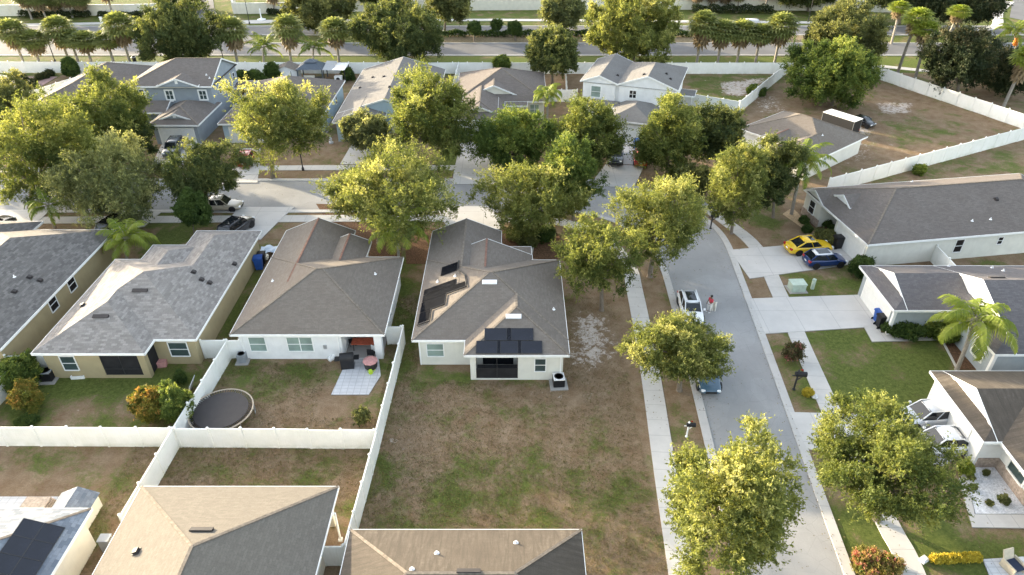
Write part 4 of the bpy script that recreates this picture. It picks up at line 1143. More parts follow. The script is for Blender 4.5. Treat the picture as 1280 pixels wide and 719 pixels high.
shrub('wide arching green shrub between the grey blue wall and the big palm', (1180,416), (1150,388,1208,416), 'palm', 81, leaf=.3)
shrub('small bush beside the black bin of the cream house', (1034,302), (1022,284,1046,302), 'bush_olive', 82)
shrub('low hedge shrub in front of the corner house entry', (652,300), (634,284,660,302), 'bush_olive', 83)
shrub('round bush in the corner house bed beside the stone edging', (660,306), (648,294,672,310), 'bush_olive', 84)
shrub('green bush in the corner house bed under the pale yellow tree', (683,300), (668,280,694,300), 'bush', 85)
shrub('dark shrub beside the porch of the two storey grey house', (300,116), (292,84,309,112), 'bush', 86)
shrub('dark shrub by the fence right of the two storey grey house', (317,112), (306,86,331,110), 'bush', 87)
shrub('tall shrub between the fence and the white shed', (338,104), (331,78,349,102), 'bush', 88)
shrub('low shrub beside the gazebo along the boulevard fence', (436,100), (427,88,442,102), 'bush', 89)
shrub('yellow green shrub along the slanting fence of the bend lot', (948,118), (934,106,955,118), 'fresh', 90)
shrub('spiky shrub behind the slanting fence above the big cream house', (1150,218), (1143,207,1157,219), 'palm', 91)
shrub('small shrub by the entry of the house with the gravel bed', (1210,592), (1201,575,1217,594), 'palm_bright', 92)
shrub('thin dry grass clump on the gravel bed by the house corner', (1258,628), (1249,619,1261,630), 'bush_olive', 93, dens=.4)
for i in range(8):
    shrub('yellow flower clump in the row at the bottom right', (1169+7.6*i, 702-.3*i), (1164.5+7.6*i, 692.5-.3*i, 1174+7.6*i, 702.5-.3*i), 'yellowflower', 100+i, 'yellow flower clumps in a row', 'flower_clump', .13, 'flowers', .6)
for i, (x, y) in enumerate(((1019,267),(1027,275),(1033,283),(1040,290),(1046,295),(1012,262),(1005,279),(1009,290))):
    shrub('small dark plant in the bed along the stone based wall', (x, y), (x-5, y-8, x+5, y+1), 'bush', 120+i, 'bed plants of the cream house', 'bed_plant', .2)
for i, (x, y) in enumerate(((25,110),(33,104),(41,106),(48,100),(56,98),(62,95),(37,110),(45,112),(28,100))):
    shrub('small dark plant in the red gravel yard', (x, y), (x-3.5, y-7, x+3.5, y), 'magnolia', 140+i, 'plants in the red gravel yard', 'bed_plant', .3)
for i, (x, y) in enumerate(((1213,600),(1232,594),(1236,632),(1216,612))):
    shrub('tiny plant on the white gravel bed', (x, y), (x-3, y-4, x+3, y+1), 'bush_olive', 160+i, 'tiny plants on the gravel bed', 'bed_plant', .12, dens=.5)
# hedges and planting beyond the boulevard
def hedge(label, a, b_, w, h, seed, kind='bush', cat='hedge'):
    g = np.random.default_rng(seed); a = np.array(a); b_ = np.array(b_); Ln = np.linalg.norm(b_-a); n = int(Ln*150)
    root = thing('hedge', label, cat, (*a, 0))
    u = g.uniform(0, 1, n); dd = (b_-a)/Ln; nr = np.array([-dd[1], dd[0]])
    C_ = np.zeros((n,3)); off = g.uniform(-w/2, w/2, n)
    C_[:,:2] = u[:,None]*(b_-a)+off[:,None]*nr; C_[:,2] = h*np.sqrt(g.uniform(.02, 1, n))*(1-.35*(2*off/w)**2)*(1+.15*np.sin(u*Ln*1.7))
    Ax = unit(g.normal(size=(n,3))); Nr = unit(np.cross(Ax, g.normal(size=(n,3))))
    me = leaf_mesh('leaves', C_, Ax, Nr, g.uniform(.3,.55,n), g.uniform(.18,.3,n), g.normal(.35,.2,n), M[kind])
    o = bpy.data.objects.new('leaves', me); COL.objects.link(o); o.parent = root
hedge('dark clipped hedge along the boulevard median', (-27,142.4), (52,142.4), 1.5, 1.3, 1, 'bush')
hedge('dark hedge under the far palms beyond the boulevard at left', (-107,158.5), (-92,158.8), 1.8, 1.4, 2, 'magnolia')
hedge('dark hedge under the far wall between palms and oak', (-90,158.8), (-74,159.5), 1.6, 1.1, 3, 'magnolia')
hedge('dark hedge beneath the right palms beyond the boulevard', (40,162.6), (58,162.4), 2.2, 1.8, 4, 'magnolia')
hedge('dark hedge at the far wall beside the entry road', (-54,161), (-46,162), 1.6, 1.2, 5, 'magnolia')

# ------------------------------------------------------------------ palms
def strips_mesh(name, quads, tint, mat):
    v = np.array(quads, dtype=float).reshape(-1, 3); n = len(v)//4
    me = bpy.data.meshes.new(name); me.from_pydata([tuple(x) for x in v], [], [tuple(range(4*i, 4*i+4)) for i in range(n)])
    a = me.attributes.new('tint', 'FLOAT', 'POINT'); a.data.foreach_set('value', np.repeat(np.clip(tint,0,1), 4).astype(np.float32))
    me.materials.append(mat); me.update(); return me
def feather(g, d_az, el0, length, droop, leafl, n=30):
    """one arching feather frond: quads and tints, and its spine"""
    q = []; tt = []; p = np.zeros(3); a = el0; pts = [p.copy()]; st = length/n
    H = np.array([math.cos(d_az), math.sin(d_az), 0]); sd = np.array([-H[1], H[0], 0]); base = g.uniform(.2,.7)
    for i in range(n):
        a -= droop/n*(.4+1.4*i/n); d = H*math.cos(a)+np.array([0,0,math.sin(a)]); p = p+d*st; pts.append(p.copy())
        up = np.cross(sd, d); f = i/n
        if f < .12: continue
        L = leafl*math.sin(PI*min(1, .18+.82*(f**.8)))**.6*(1-.25*f)
        for s_ in (-1, 1):
            e = sd*s_*.78+d*.5-up*(-.18)*0+np.array([0,0,-.38+g.normal(0,.14)]); e /= np.linalg.norm(e)
            m_ = p+e*L*.55; tip = p+e*L+np.array([0,0,-.25*L]); w = d*st*.95
            q += [[p-w*.5, p+w*.5, m_+w*.5, m_-w*.5], [m_-w*.5, m_+w*.5, tip+w*.1, tip-w*.1]]
            b = base+g.normal(0,.1); tt += [b, b+.12]
    return q, tt, pts
def queen_palm(label, foot, head, rad, kind='palm', seed=1, nf=17, droop=2.0, leafl=.75, tr=.14, group='queen palms'):
    g = np.random.default_rng(seed); p = at(*foot); c, t = on_depth(*head, p.y)
    root = thing('queen_palm', label, 'palm tree', (p.x, p.y, 0), 0, group); top = Vector((c.x-p.x, 0, c.z))
    b = MB(); b.tube([(0,0,-.1),(0,0,.2),(top.x*.3,0,top.z*.5),(top.x*.75,0,top.z*.85),top], [tr*1.5,tr*1.15,tr,tr*.9,tr*.8], 10)
    for k in range(1, int(top.z/.3)):
        f = k*.3/top.z; xx = top.x*(f*.6 if f < .5 else .3+(f-.5)*1.4); b.lathe([(tr*1.06,0),(tr*1.1,.03),(tr*1.04,.06)], (xx,0,k*.3), 9)
    b.build('trunk', M['palm_bark'], root)
    for k in range(nf):
        az = k*2.399+g.uniform(-.2,.2); el = math.radians(78-72*(k/nf)**.8+g.normal(0,5))
        q, tt, pts = feather(g, az, el, rad*g.uniform(.95,1.35), droop*g.uniform(.75,1.1), leafl*g.uniform(.9,1.2), 40)
        me = strips_mesh('frond', q, np.array(tt), M[kind]); o = bpy.data.objects.new('frond', me); COL.objects.link(o); o.parent = root; o.location = top
        b = MB(); b.tube([Vector(x) for x in pts[::8]], [.045,.035,.028,.02,.014,.01], 4); b.build('rachis', M['palm_bark'], o)
    return root
queen_palm('large bright queen palm beside the grey blue house', (1196,462), (1218,402), 3.3, 'palm_bright', 1, 18, 2.1, .95, .15)
queen_palm('bright bushy queen palm in front of the light roofed tan house', (160,330), (158,299), 2.6, 'palm_bright', 2, 18, 2.0, .85, .13)
queen_palm('slim yellowish palm beside the cross street at left', (68,285), (60,258), 2.6, 'palm', 3, 13, 2.2, .6, .11)
queen_palm('drooping queen palm between the white house and the corner house', (499,330), (497,288), 3.3, 'palm_bright', 4, 17, 2.4, .9, .13)
queen_palm('tall queen palm beside the rock bed of the big cream house', (989,268), (1001,202), 3.6, 'palm_bright', 5, 17, 2.0, .85, .16)
queen_palm('bright palm top over the trees right of the cream garage', (684,158), (684,118), 2.6, 'palm_bright', 6, 18, 2.3, .8, .14)
queen_palm('short palm on the boulevard verge by the shed', (330,80), (330,60), 3.2, 'palm', 7, 14, 1.6, .8, .16)
queen_palm('short palm on the boulevard verge behind the gazebo', (392,80), (392,60), 3.2, 'palm', 8, 14, 1.6, .8, .16)
queen_palm('pindo palm with orange fruit at the right edge', (1268,70), (1268,40), 3.6, 'palm_bright', 9, 18, 1.8, .8, .2)
def fan_palm(seed, h, crad, kind, skirt, lean=0, nf=46, tr=.15):
    """trunk, fan leaves (each a part) and the dead leaves hanging below"""
    g = np.random.default_rng(seed); root = thing('fan_palm', 'x', 'palm tree')
    top = Vector((lean, 0, h)); b = MB(); b.tube([(0,0,-.1),(0,0,.3),(lean*.3,0,h*.5),top], [tr*1.4,tr*1.1,tr,tr*1.05], 9); b.build('trunk', M['palm_bark'], root)
    def fan(c0, az, el, pet, R_, n, q, tt, base):
        H = np.array([math.cos(az)*math.cos(el), math.sin(az)*math.cos(el), math.sin(el)]); sd = np.array([-math.sin(az), math.cos(az), 0]); up = np.cross(H, sd)*-1
        c = c0+H*pet
        q.append([c0-sd*.03, c0+sd*.03, c+sd*.02, c-sd*.02]); tt.append(base)
        for k in range(n):
            a = (k/(n-1)-.5)*4.2; d = H*math.cos(a)+sd*math.sin(a); d = d/np.linalg.norm(d); w = np.cross(d, up)*.5*R_*2.4/n
            m_ = c+d*R_*.6-up*abs(math.sin(a))*.06; tip = c+d*R_*g.uniform(.9,1.1)+np.array([0,0,-.24*R_])
            q.append([c, m_-w, m_, m_+w]); tt.append(base+g.normal(0,.1)); q.append([m_-w, tip, m_+w, m_]); tt.append(base+.15+g.normal(0,.1))
    q = []; tt = []
    for k in range(nf):
        az = k*2.399; el = math.radians(86-128*(k/nf)); fan(np.array(top), az, el, crad*.46, crad*.50, 11, q, tt, g.uniform(.25,.7))
    o = bpy.data.objects.new('crown', strips_mesh('crown', q, np.array(tt), M[kind])); COL.objects.link(o); o.parent = root
    if skirt:
        q = []; tt = []
        for k in range(34):
            z = -skirt*(k/34)**1.2; fan(np.array(top)+np.array([0,0,z]), k*2.399, math.radians(-38-28*k/34), crad*.28, crad*.42, 8, q, tt, g.uniform(.1,.8))
        o = bpy.data.objects.new('dead_skirt', strips_mesh('dead_skirt', q, np.array(tt), M['skirt'])); COL.objects.link(o); o.parent = root
    return root
protos = [fan_palm(1, 5.6, 2.6, 'sabal', 1.5), fan_palm(2, 5.2, 2.5, 'sabal', 1.8, .3), fan_palm(3, 4.6, 2.2, 'sabal', .5)]
used = set()
def place_palm(k, foot, headpx, label, group, hp, sc_w=1.0):
    p = at(*foot); c, t = on_depth(*headpx, p.y); s = c.z/hp
    if k in used: r = dup(protos[k], (p.x, p.y, 0), random.uniform(0, 6), (sc_w, sc_w, s), label, group)
    else:
        used.add(k); r = protos[k]; r.location = (p.x, p.y, 0); r.scale = (sc_w, sc_w, s); r['label'] = label; r['group'] = group
    return r
GL = 'fan palms along the boulevard verge'
for k, f, h, lab in ((0,(30,80),(20,42),'bushy fan palm at the left end of the boulevard row'),(1,(50,81),(42,52),'fan palm with brown skirt, second in the left boulevard row'),
    (1,(86,76),(75,38),'yellow topped fan palm near the street lamp of the left row'),(2,(98,78),(97,50),'low fan palm crowded right of the yellow topped palm'),(0,(115,80),(110,52),'drooping fan palm in the middle of the left row'),
    (2,(143,81),(136,52),'thin young fan palm in the left row'),(0,(163,80),(154,36),'tall fan palm with bare trunk left of the rounded oak'),
    (1,(297,79),(292,40),'fan palm right of the rounded oak'),(1,(364,78),(360,38),'fan palm behind the gazebo roof'),(0,(424,78),(424,40),'fan palm left of the large dark oak'),
    (1,(871,78),(877,35),'fan palm with brown skirt at the left of the right row'),(0,(897,78),(895,42),'green fan palm second in the right row'),(0,(921,78),(920,42),'fan palm in the middle of the right row'),
    (2,(944,79),(946,46),'dark crowded fan palm fourth in the right row'),(0,(968,79),(974,36),'fan palm at the right end of the right row beside the round tree')):
    place_palm(k, f, h, lab, GL, (5.6,5.2,4.6)[k]*.93, 1.4)
for k, f, h, lab in ((0,(40,24),(31,-4),'far palm leaning left at the top left'),(1,(58,24),(54,-2),'second far palm at the top left wall'),(1,(72,22),(67,0),'third far palm at the top left wall'),(2,(76,21),(74,2),'low far palm among the top left group'),(0,(91,22),(90,-4),'far palm left of the wall gap at the top left'),(1,(106,21),(103,0),'far palm at the right of the top left group'),
    (0,(142,22),(138,-18),'lone far palm trunk at the top left wall'),(1,(146+198,18),(345,-14),'far palm behind the entry lawn'),(0,(870,13),(872,-8),'far palm at the left of the top right group'),(1,(887,13),(886,-12),'far palm second in the top right group'),(1,(905,13),(906,-8),'far palm third in the top right group'),(2,(921,16),(924,-6),'far palm with thin crown at the dark hedge'),(0,(956,15),(958,-20),'far palm at the right of the dark hedge')):
    place_palm(k, f, h, lab, 'far palms beyond the boulevard', (5.6,5.2,4.6)[k]*.95, 1.35)
wa = fan_palm(5, 12, 2.7, 'palm_bright', 2.2, .5, 32, .2); protos.append(wa)
GT = 'tall bare trunk palms beside the slanting fence'
for f, h, lab, w in (((1122,91),(1140,22),'tall palm with long pale trunk, middle of the three before the fence',1.15),((1144,97),(1163,38),'tall bright palm leaning right before the slanting fence',1.1),((1114,55),(1122,10),'tall palm at the left of the bare trunk group',1.0),((1180,60),(1190,14),'tall palm standing behind the magnolia',1.0)):
    place_palm(3, f, h, lab, GT, 12, w)
for f, h, lab in (((1254,134),(1274,72),'tall palm with thick dead skirt at the right edge by the fence'),):
    g_ = fan_palm(8, 9, 2.6, 'palm_bright', 3.0, .6, 30, .2); p = at(*f); c, t = on_depth(*h, p.y); g_.location = (p.x, p.y, 0); s_ = c.z/9; g_.scale = (1.1, 1.1, s_); tag(g_, lab, 'palm tree', GT)
p = at(1268,70); c, t = on_depth(1270, 46, p.y); b = MB()
for k in range(22): b.lathe([(.0,-.2),(.17,-.1),(.2,.02),(.13,.15),(0,.2)], (.28*math.cos(k*2.4)*(.5+.03*k), .28*math.sin(k*2.4)*.8-.5, -.055*k), 7)
pin = [o for o in bpy.data.objects if o.get('label','').startswith('pindo palm')][0]
o = b.build('fruit_cluster', M['orange_fruit'], pin); o.location = (c.x-p.x, 0, c.z-.2)

# ------------------------------------------------------------------ cars
def car(label, foot, heading, col, typ='sedan', L=4.7, W=1.82, Hh=1.45, roof=None, cat='car', name='parked_car', rough=.22, sunroof=False, z=.015, mat=None, plate=False):
    p = at(*foot); root = thing(name, label, cat, (p.x, p.y, z), heading)
    pm = mat or paint(name+'_paint', col, rough); rm = paint(name+'_roof_paint', roof, rough) if roof else pm
    w = W/2; h = Hh
    # stations along the length (0 nose .. 1 tail): shoulder height, half width
    prof = {'sedan': [(0,.50,.70),(.03,.60,.84),(.12,.70,.94),(.28,.80,.99),(.34,.84,1),(.5,.86,1),(.66,.87,1),(.80,.90,.99),(.93,.90,.94),(.985,.82,.86),(1,.58,.74)],
            'hatch': [(0,.50,.72),(.03,.64,.86),(.12,.76,.95),(.26,.86,.99),(.34,.89,1),(.5,.91,1),(.7,.93,1),(.88,.95,.97),(.96,.93,.93),(.99,.80,.88),(1,.58,.80)],
            'suv': [(0,.58,.76),(.025,.80,.88),(.1,.92,.95),(.25,.99,.99),(.34,1.0,1),(.5,1.02,1),(.7,1.04,1),(.9,1.05,.98),(.965,1.03,.95),(.99,.9,.92),(1,.62,.86)]}[typ]
    cab = {'sedan': (.27,.41,.68,.87), 'hatch': (.25,.40,.82,.97), 'suv': (.26,.38,.88,.985)}[typ]
    b = MB(); rings = []
    for f, sh, wf in prof:
        x = L*(.5-f); hw = w*wf; lo = .34 if f in (0, 1) else .21
        half = [(0,sh+.025),(hw*.62,sh+.012),(hw*.90,sh-.025),(hw*.99,sh-.14),(hw*1.0,(sh+lo)/2+.03),(hw*.98,lo+.10),(hw*.9,lo),(0,lo)]
        rings.append([(x,y,zz) for y, zz in half]+[(x,-y,zz) for y, zz in reversed(half[1:-1])])
    n = len(rings[0])
    for i in range(len(rings)-1):
        for k in range(n): b.poly([rings[i][k], rings[i][(k+1)%n], rings[i+1][(k+1)%n], rings[i+1][k]], smooth=True)
    b.poly(list(reversed(rings[0])), smooth=True); b.poly(rings[-1], smooth=True)
    body = b.build('body', pm, root, weld=True, sub=2)
    def belt(f):
        for (f0, s0, w0), (f1, s1, w1) in zip(prof, prof[1:]):
            if f0 <= f <= f1: u = (f-f0)/(f1-f0); return s0+(s1-s0)*u, w*(w0+(w1-w0)*u)
    X = [L*(.5-f) for f in cab]; zb0, wb0 = belt(cab[0]); zb3, wb3 = belt(cab[3]); zbm, wbm = belt((cab[1]+cab[2])/2)
    rw = w*.74; bw = w*.90; zr = h
    A0, A1 = (X[0], bw*.90, zb0-.03), (X[3], bw*.90, zb3-.03); R0, R1 = (X[1], rw*.95, zr-.06), (X[2], rw*.95, zr-.07)
    Mm = (0, bw, zbm-.04)
    mir = lambda q: (q[0], -q[1], q[2])
    def part(nm, polys, mt, sub=0, weld=False):
        mb = MB()
        for q in polys: mb.poly(q)
        return mb.build(nm, mt, root, weld=weld)
    part('windscreen', [[A0, mir(A0), mir(R0), R0]], M['car_glass']); part('rear_window', [[mir(A1), A1, R1, mir(R1)]], M['car_glass'])
    for s_, nm in ((1,'side_window'),(-1,'side_window')):
        f_ = (lambda q: q) if s_ > 0 else mir
        a, m_, c, r0, r1 = f_(A0), f_(Mm), f_(A1), f_(R0), f_(R1)
        part(nm, [[m_, a, r0], [m_, r0, r1], [m_, r1, c]] if s_ > 0 else [[a, m_, r0], [r0, m_, r1], [r1, m_, c]], M['car_glass'])
    # roof skin, slightly domed, and pillars
    mb = MB(); g = 5
    def rp(i, j):
        u = i/g; v = j/g*2-1; x = X[1]+(X[2]-X[1])*u
        return (x+(.06 if i == 0 else -.06 if i == g else 0), v*rw*.99*(1-.05*(abs(2*u-1)**2)), zr-.055*v*v-.07*(2*u-1)**2)
    for i in range(g):
        for j in range(g): mb.poly([rp(i,j), rp(i+1,j), rp(i+1,j+1), rp(i,j+1)], smooth=True)
    for j in range(g): mb.poly([rp(0,j+1), rp(0,j), tuple(Vector(rp(0,j))-Vector((0,0,.05))), tuple(Vector(rp(0,j+1))-Vector((0,0,.05)))]); mb.poly([rp(g,j), rp(g,j+1), tuple(Vector(rp(g,j+1))-Vector((0,0,.05))), tuple(Vector(rp(g,j))-Vector((0,0,.05)))])
    for i in range(g):
        for j in (0, g): mb.poly([rp(i,j), rp(i+1,j), tuple(Vector(rp(i+1,j))-Vector((0,0,.06))), tuple(Vector(rp(i,j))-Vector((0,0,.06)))])
    rf = mb.build('roof', rm, root, weld=True)
    mpt = lambda t, a_, b_: tuple(Vector(a_).lerp(Vector(b_), t))
    for q in (lambda v: v, mir):
        pl = MB()
        pl.bar(q(A0), q(R0), .075, .07); pl.bar(q(A1), q(R1), .10, .09)
        pl.bar(q(mpt(.05, Mm, R0)), q(mpt(.5, R0, R1)), .07, .05); pl.bar(q(R0), q(R1), .07, .05)
        if typ == 'suv': pl.bar(q(mpt(.55, Mm, A1)), q(mpt(.82, R0, R1)), .09, .05)
        pl.build('pillar', pm, root)
    if sunroof:
        sb = MB(); xs = X[1]+(X[2]-X[1])*.12, X[1]+(X[2]-X[1])*(.85 if sunroof == 2 else .48)
        sb.poly([(xs[0],-rw*.62,zr-.012),(xs[0],rw*.62,zr-.012),(xs[1],rw*.62,zr-.002),(xs[1],-rw*.62,zr-.002)]); s2 = sb.build('sunroof', M['car_glass'], root); s2.location = (0,0,.004)
    r = .34 if typ == 'suv' else .315; wx = (L*(.5-.185), L*(.5-.80))
    for x in wx:
        for s_ in (1, -1):
            y = s_*(w*.985-.09)
            tb = MB(); tb.lathe([(r*.62,-.10),(r*.95,-.105),(r,-.07),(r,.07),(r*.95,.105),(r*.62,.10)], n=18)
            ar = MB(); ar.lathe([(r*1.16,-.06),(r*1.16,.06)], n=18)
            t_ = tb.build('wheel', M['tyre'], root); t_.location = (x, y, r); t_.rotation_euler = (PI/2*-s_, 0, 0)
            rb = MB(); rb.lathe([(r*.64,.085),(r*.60,.10),(r*.22,.085),(r*.1,.10),(0,.10)], n=12); rb.build('rim', M['rim'], t_)
            a_ = ar.build('wheel_arch', M['black'], root); a_.location = (x, s_*(w-.055), r+.02); a_.rotation_euler = (PI/2*-s_, 0, 0)
    shf, wf_ = belt(.045); shr, wr_ = belt(.97)
    for s_ in (1, -1):
        lb = MB(); lb.box((L*.5-.20, s_*wf_*.74-.15, shf-.15), (L*.5-.05, s_*wf_*.74+.13, shf-.02)); lb.build('headlight', M['lamp_clear'], root)
        lb = MB(); lb.box((-L*.5+.02, s_*wr_*.78-.17, shr-.20), (-L*.5+.22, s_*wr_*.78+.14, shr-.02)); lb.build('tail_light', M['lamp_red'], root)
        lb = MB(); lb.box((X[0]-.32, s_*(w+.10)-.09, zb0+.02), (X[0]-.18, s_*(w+.10)+.07, zb0+.17)); lb.build('mirror', pm, root)
    gb = MB(); gb.box((L*.5-.06,-w*.45,.36),(L*.5+.006,w*.45,.52)); gb.build('grille', M['black'], root)
    pb = MB(); pb.box((-L*.5-.012,-.17,.55 if typ != 'suv' else .7),(-L*.5+.04,.17,.66 if typ != 'suv' else .81)); pb.build('number_plate', M['trim'], root)
    return root
mm = M
car('yellow sedan with dark sunroof on the cream house driveway', (1009,314), R(9), (.78,.50,.02), 'sedan', 4.7, 1.85, 1.42, sunroof=True, z=.08)
car('blue hatchback with white roof on the cream house driveway', (1029,331), R(6), (.006,.028,.115), 'hatch', 3.95, 1.74, 1.48, roof=(.82,.82,.82), sunroof=2, z=.08)
car('white car with dark sunroof parked at the kerb above the yellow topped tree', (862,391), R(-91), (.80,.81,.82), 'hatch', 4.35, 1.78, 1.5, sunroof=2)
car('pale blue car parked at the kerb under the yellow topped tree', (880.5,471), R(-92), (.06,.115,.17), 'sedan', 4.7, 1.82, 1.46)
car('silver car with a red tail lamp beside the white garage wall', (1157,527), R(186), (.55,.57,.60), 'hatch', 4.6, 1.82, 1.55, z=.08)
car('white car half under the dense oak by the white garage', (1174,560), R(183), (.80,.81,.82), 'sedan', 4.7, 1.82, 1.46, z=.08)
car('black pickup like long car on the drive behind the trees at the bend', (769,199), R(-98), (.012,.016,.022), 'suv', 5.4, 1.95, 1.75, z=.08)
car('orange red hatchback beside the black car on the drive at the bend', (800,202), R(82), (.42,.055,.015), 'hatch', 4.3, 1.8, 1.5, z=.08)
car('red car on the drive under the bright yellow tree', (310,203), R(95), (.42,.015,.015), 'hatch', 4.2, 1.76, 1.5, z=.08)
car('dark grey car in front of the white garage of the two storey house', (219,191), R(-84), (.10,.11,.12), 'suv', 4.6, 1.85, 1.65, z=.08)
car('tan van parked on the cross street under the dark round tree', (276,261), R(2), (.40,.35,.27), 'sedan', 5.0, 1.9, 1.5)
car('black car with glass roof on the drive of the light roofed house', (297,291), R(72), (.02,.02,.024), 'suv', 4.5, 1.85, 1.62, sunroof=2, z=.08)
car('dark car cut off by the left edge on a driveway', (-8,291), R(68), (.035,.032,.03), 'suv', 4.8, 1.9, 1.7, z=.08)
car('black car mostly hidden behind the bright queen palm', (149,288), R(75), (.012,.012,.014), 'suv', 4.6, 1.86, 1.65, z=.08)

# ------------------------------------------------------------------ black box trailer with a white roof
pa, pb_ = at(1024,159), at(1066,173); ang = math.atan2(pb_.y-pa.y, pb_.x-pa.x)
t = thing('cargo_trailer', 'black enclosed trailer with white roof behind the brown house on the bend', 'trailer', ((pa.x+pb_.x)/2+.7, (pa.y+pb_.y)/2+.75, 0), ang)
b = MB(); b.box((-2.35,-.98,.45),(2.35,.98,2.15)); b.box((-2.42,-.94,.41),(2.42,.94,.47)); b.build('body', M['black'], t)
b = MB(); b.box((-2.39,-1.02,2.15),(2.39,1.02,2.22)); b.box((-1.0,-.28,2.22),(-.4,.28,2.32)); b.build('roof', M['trim'], t)
b = MB(); b.box((-2.35,-1.0,.45),(2.35,-.982,.53)); b.build('edge_trim', M['metal'], t)
for x in (-2.36, 2.33):
    for y in (-1.0, .97): b = MB(); b.box((x,y,.53),(x+.03,y+.03,2.15)); b.build('corner_post', M['metal'], t)
b = MB(); b.box((2.352,-.9,.55),(2.372,-.01,2.08)); b.build('door', M['black'], t); b = MB(); b.box((2.352,.01,.55),(2.372,.9,2.08)); b.build('door', M['black'], t)
for x in (0, .75):
    for y in (-.95, .95):
        b = MB(); b.lathe([(.18,-.1),(.31,-.1),(.33,0),(.31,.1),(.18,.1)], n=16); o = b.build('wheel', M['tyre'], t); o.location = (x, y, .33); o.rotation_euler = (PI/2,0,0)
for y in (-.8, .8):
    b = MB(); b.box((2.375,y-.08,.6),(2.40,y+.08,.76)); b.build('tail_light', M['lamp_red'], t)
b = MB(); b.bar((-2.35,-.5,.45),(-3.5,0,.45),.08,.1); b.bar((-2.35,.5,.45),(-3.5,0,.45),.08,.1); b.tube([(-3.4,0,0),(-3.4,0,.65)],.04,8); b.build('tow_bar', M['metal'], t)
p = at(1079,157)
car('small black car parked beyond the black trailer', (1078,157), ang, (.015,.015,.017), 'hatch', 3.2, 1.5, 1.3, z=.02)

# ------------------------------------------------------------------ air conditioners, bins, boxes, posts
def condenser(label, foot, s=.86, h=.85, body='fan_grey', top='fan_grey'):
    p = at(*foot); t = thing('air_conditioner', label, 'air conditioner', (p.x, p.y, 0), R(4), 'condensers beside the houses')
    b = MB(); b.box((-s*.8,-s*.8,-.04),(s*.8,s*.8,.09)); b.build('pad', M['concrete'], t)
    b = MB(); n = 9
    for k in range(n): b.box((-s/2,-s/2,.12+k*(h-.14)/n),(s/2,s/2,.12+(k+.72)*(h-.14)/n))
    b.box((-s/2+.02,-s/2+.02,.09),(s/2-.02,s/2-.02,h-.01)); b.build('louvre_case', M[body], t)
    b = MB(); b.lathe([(s*.5,.0),(s*.5,.05),(s*.42,.06)], (0,0,h), 24)
    for q in (-1, 1): b.box((q*s*.46-s*.04,-s/2,h-.02),(q*s*.46+s*.04,s/2,h+.05)); b.box((-s*.42,q*s*.46-s*.04,h-.02),(s*.42,q*s*.46+s*.04,h+.049))
    b.build('top_cover', M[top], t)
    b = MB()
    for r_ in (.1,.2,.3,.4): b.lathe([(s*r_-.012,.065),(s*r_+.012,.065),(s*r_+.012,.075),(s*r_-.012,.075)], (0,0,h), 24)
    for k in range(6): b.bar((0,0,h+.07),(s*.42*math.cos(k*PI/3),s*.42*math.sin(k*PI/3),h+.07),.02,.01)
    b.lathe([(s*.41,.01),(0,.012)], (0,0,h+.03), 20); b.build('fan_grille', M['black'], t)
    return t
condenser('white topped black condenser at the back corner of the corner house', (698,481), .85, .80, 'black', 'white_metal')
condenser('grey condenser by the trampoline garden wall', (304,452), .64, .75)
condenser('dark condenser with pale top behind the tan house', (62,474), .85, .85, 'black', 'fan_grey')
def bin_(label, foot, mat, rz=0, s=1.0, lid=None):
    p = at(*foot); t = thing('wheelie_bin', label, 'bin', (p.x, p.y, .0), rz)
    b = MB(); P0 = [(-.24,-.27),(.24,-.27),(.24,.27),(-.24,.27)]; P1 = [(-.31,-.36),(.31,-.36),(.31,.36),(-.31,.36)]
    for i in range(4): b.poly([(*P0[i],.06),(*P0[(i+1)%4],.06),(*P1[(i+1)%4],1.0),(*P1[i],1.0)])
    b.poly([(*q,.06) for q in reversed(P0)]); b.poly([(*q,1.0) for q in P1]); b.build('body', M[mat], t)
    b = MB(); b.box((-.34,-.40,1.0),(.34,.38,1.06)); b.box((-.30,-.34,1.06),(.30,.30,1.11)); b.bar((-.3,.42,1.0),(.3,.42,1.0),.05,.05); b.build('lid', M[lid or mat], t)
    for x in (-.28,.28):
        b = MB(); b.lathe([(.12,-.03),(.13,0),(.12,.03)], n=12); o = b.build('wheel', M['tyre'], t); o.location = (x,.3,.13); o.rotation_euler = (0,PI/2,0)
    t.scale = (s,)*3; return t
bin_('blue wheeled bin between the tan house and the white house', (325,336), 'blue_bin', .2, 1.25)
bin_('dark bin just behind the blue bin by the tan house wall', (329,329), 'black', .1, 1.1)
bin_('blue bin at the garage of the grey blue house', (1097,402), 'blue_bin', 1.6, 1.1)
bin_('black bin in front of the blue bin at the grey blue garage', (1100,409), 'black', 1.6, 1.15)
bin_('black bin at the garage corner of the cream house', (1046,310), 'black', 1.7, 1.25)
bin_('dark blue bin at the end of the drive behind the orange car', (796,187), 'blue_bin', .1, 1.3, 'blue_bin')
p = at(995,362); t = thing('transformer_box', 'pale green utility cabinet on the lawn by the blue hatchback', 'utility box', (p.x, p.y, 0), .05)
cab_m = plain('pale_green_paint', (.42,.50,.42), .5, .3)
b = MB(); b.box((-.65,-.5,0),(.65,.5,.75)); b.box((-.69,-.55,.75),(.69,.52,.85)); b.build('cabinet', cab_m, t)
b = MB(); b.box((-.6,-.54,.06),(-.02,-.5,.7)); b.box((.02,-.54,.06),(.6,-.5,.7)); b.build('door', cab_m, t); b = MB(); b.box((-.85,-.7,-.02),(.85,.7,.05)); b.build('pad', M['concrete'], t)
p = at(1015,361); t = thing('utility_post', 'slim pale utility pedestal beside the green cabinet', 'utility post', (p.x, p.y, 0))
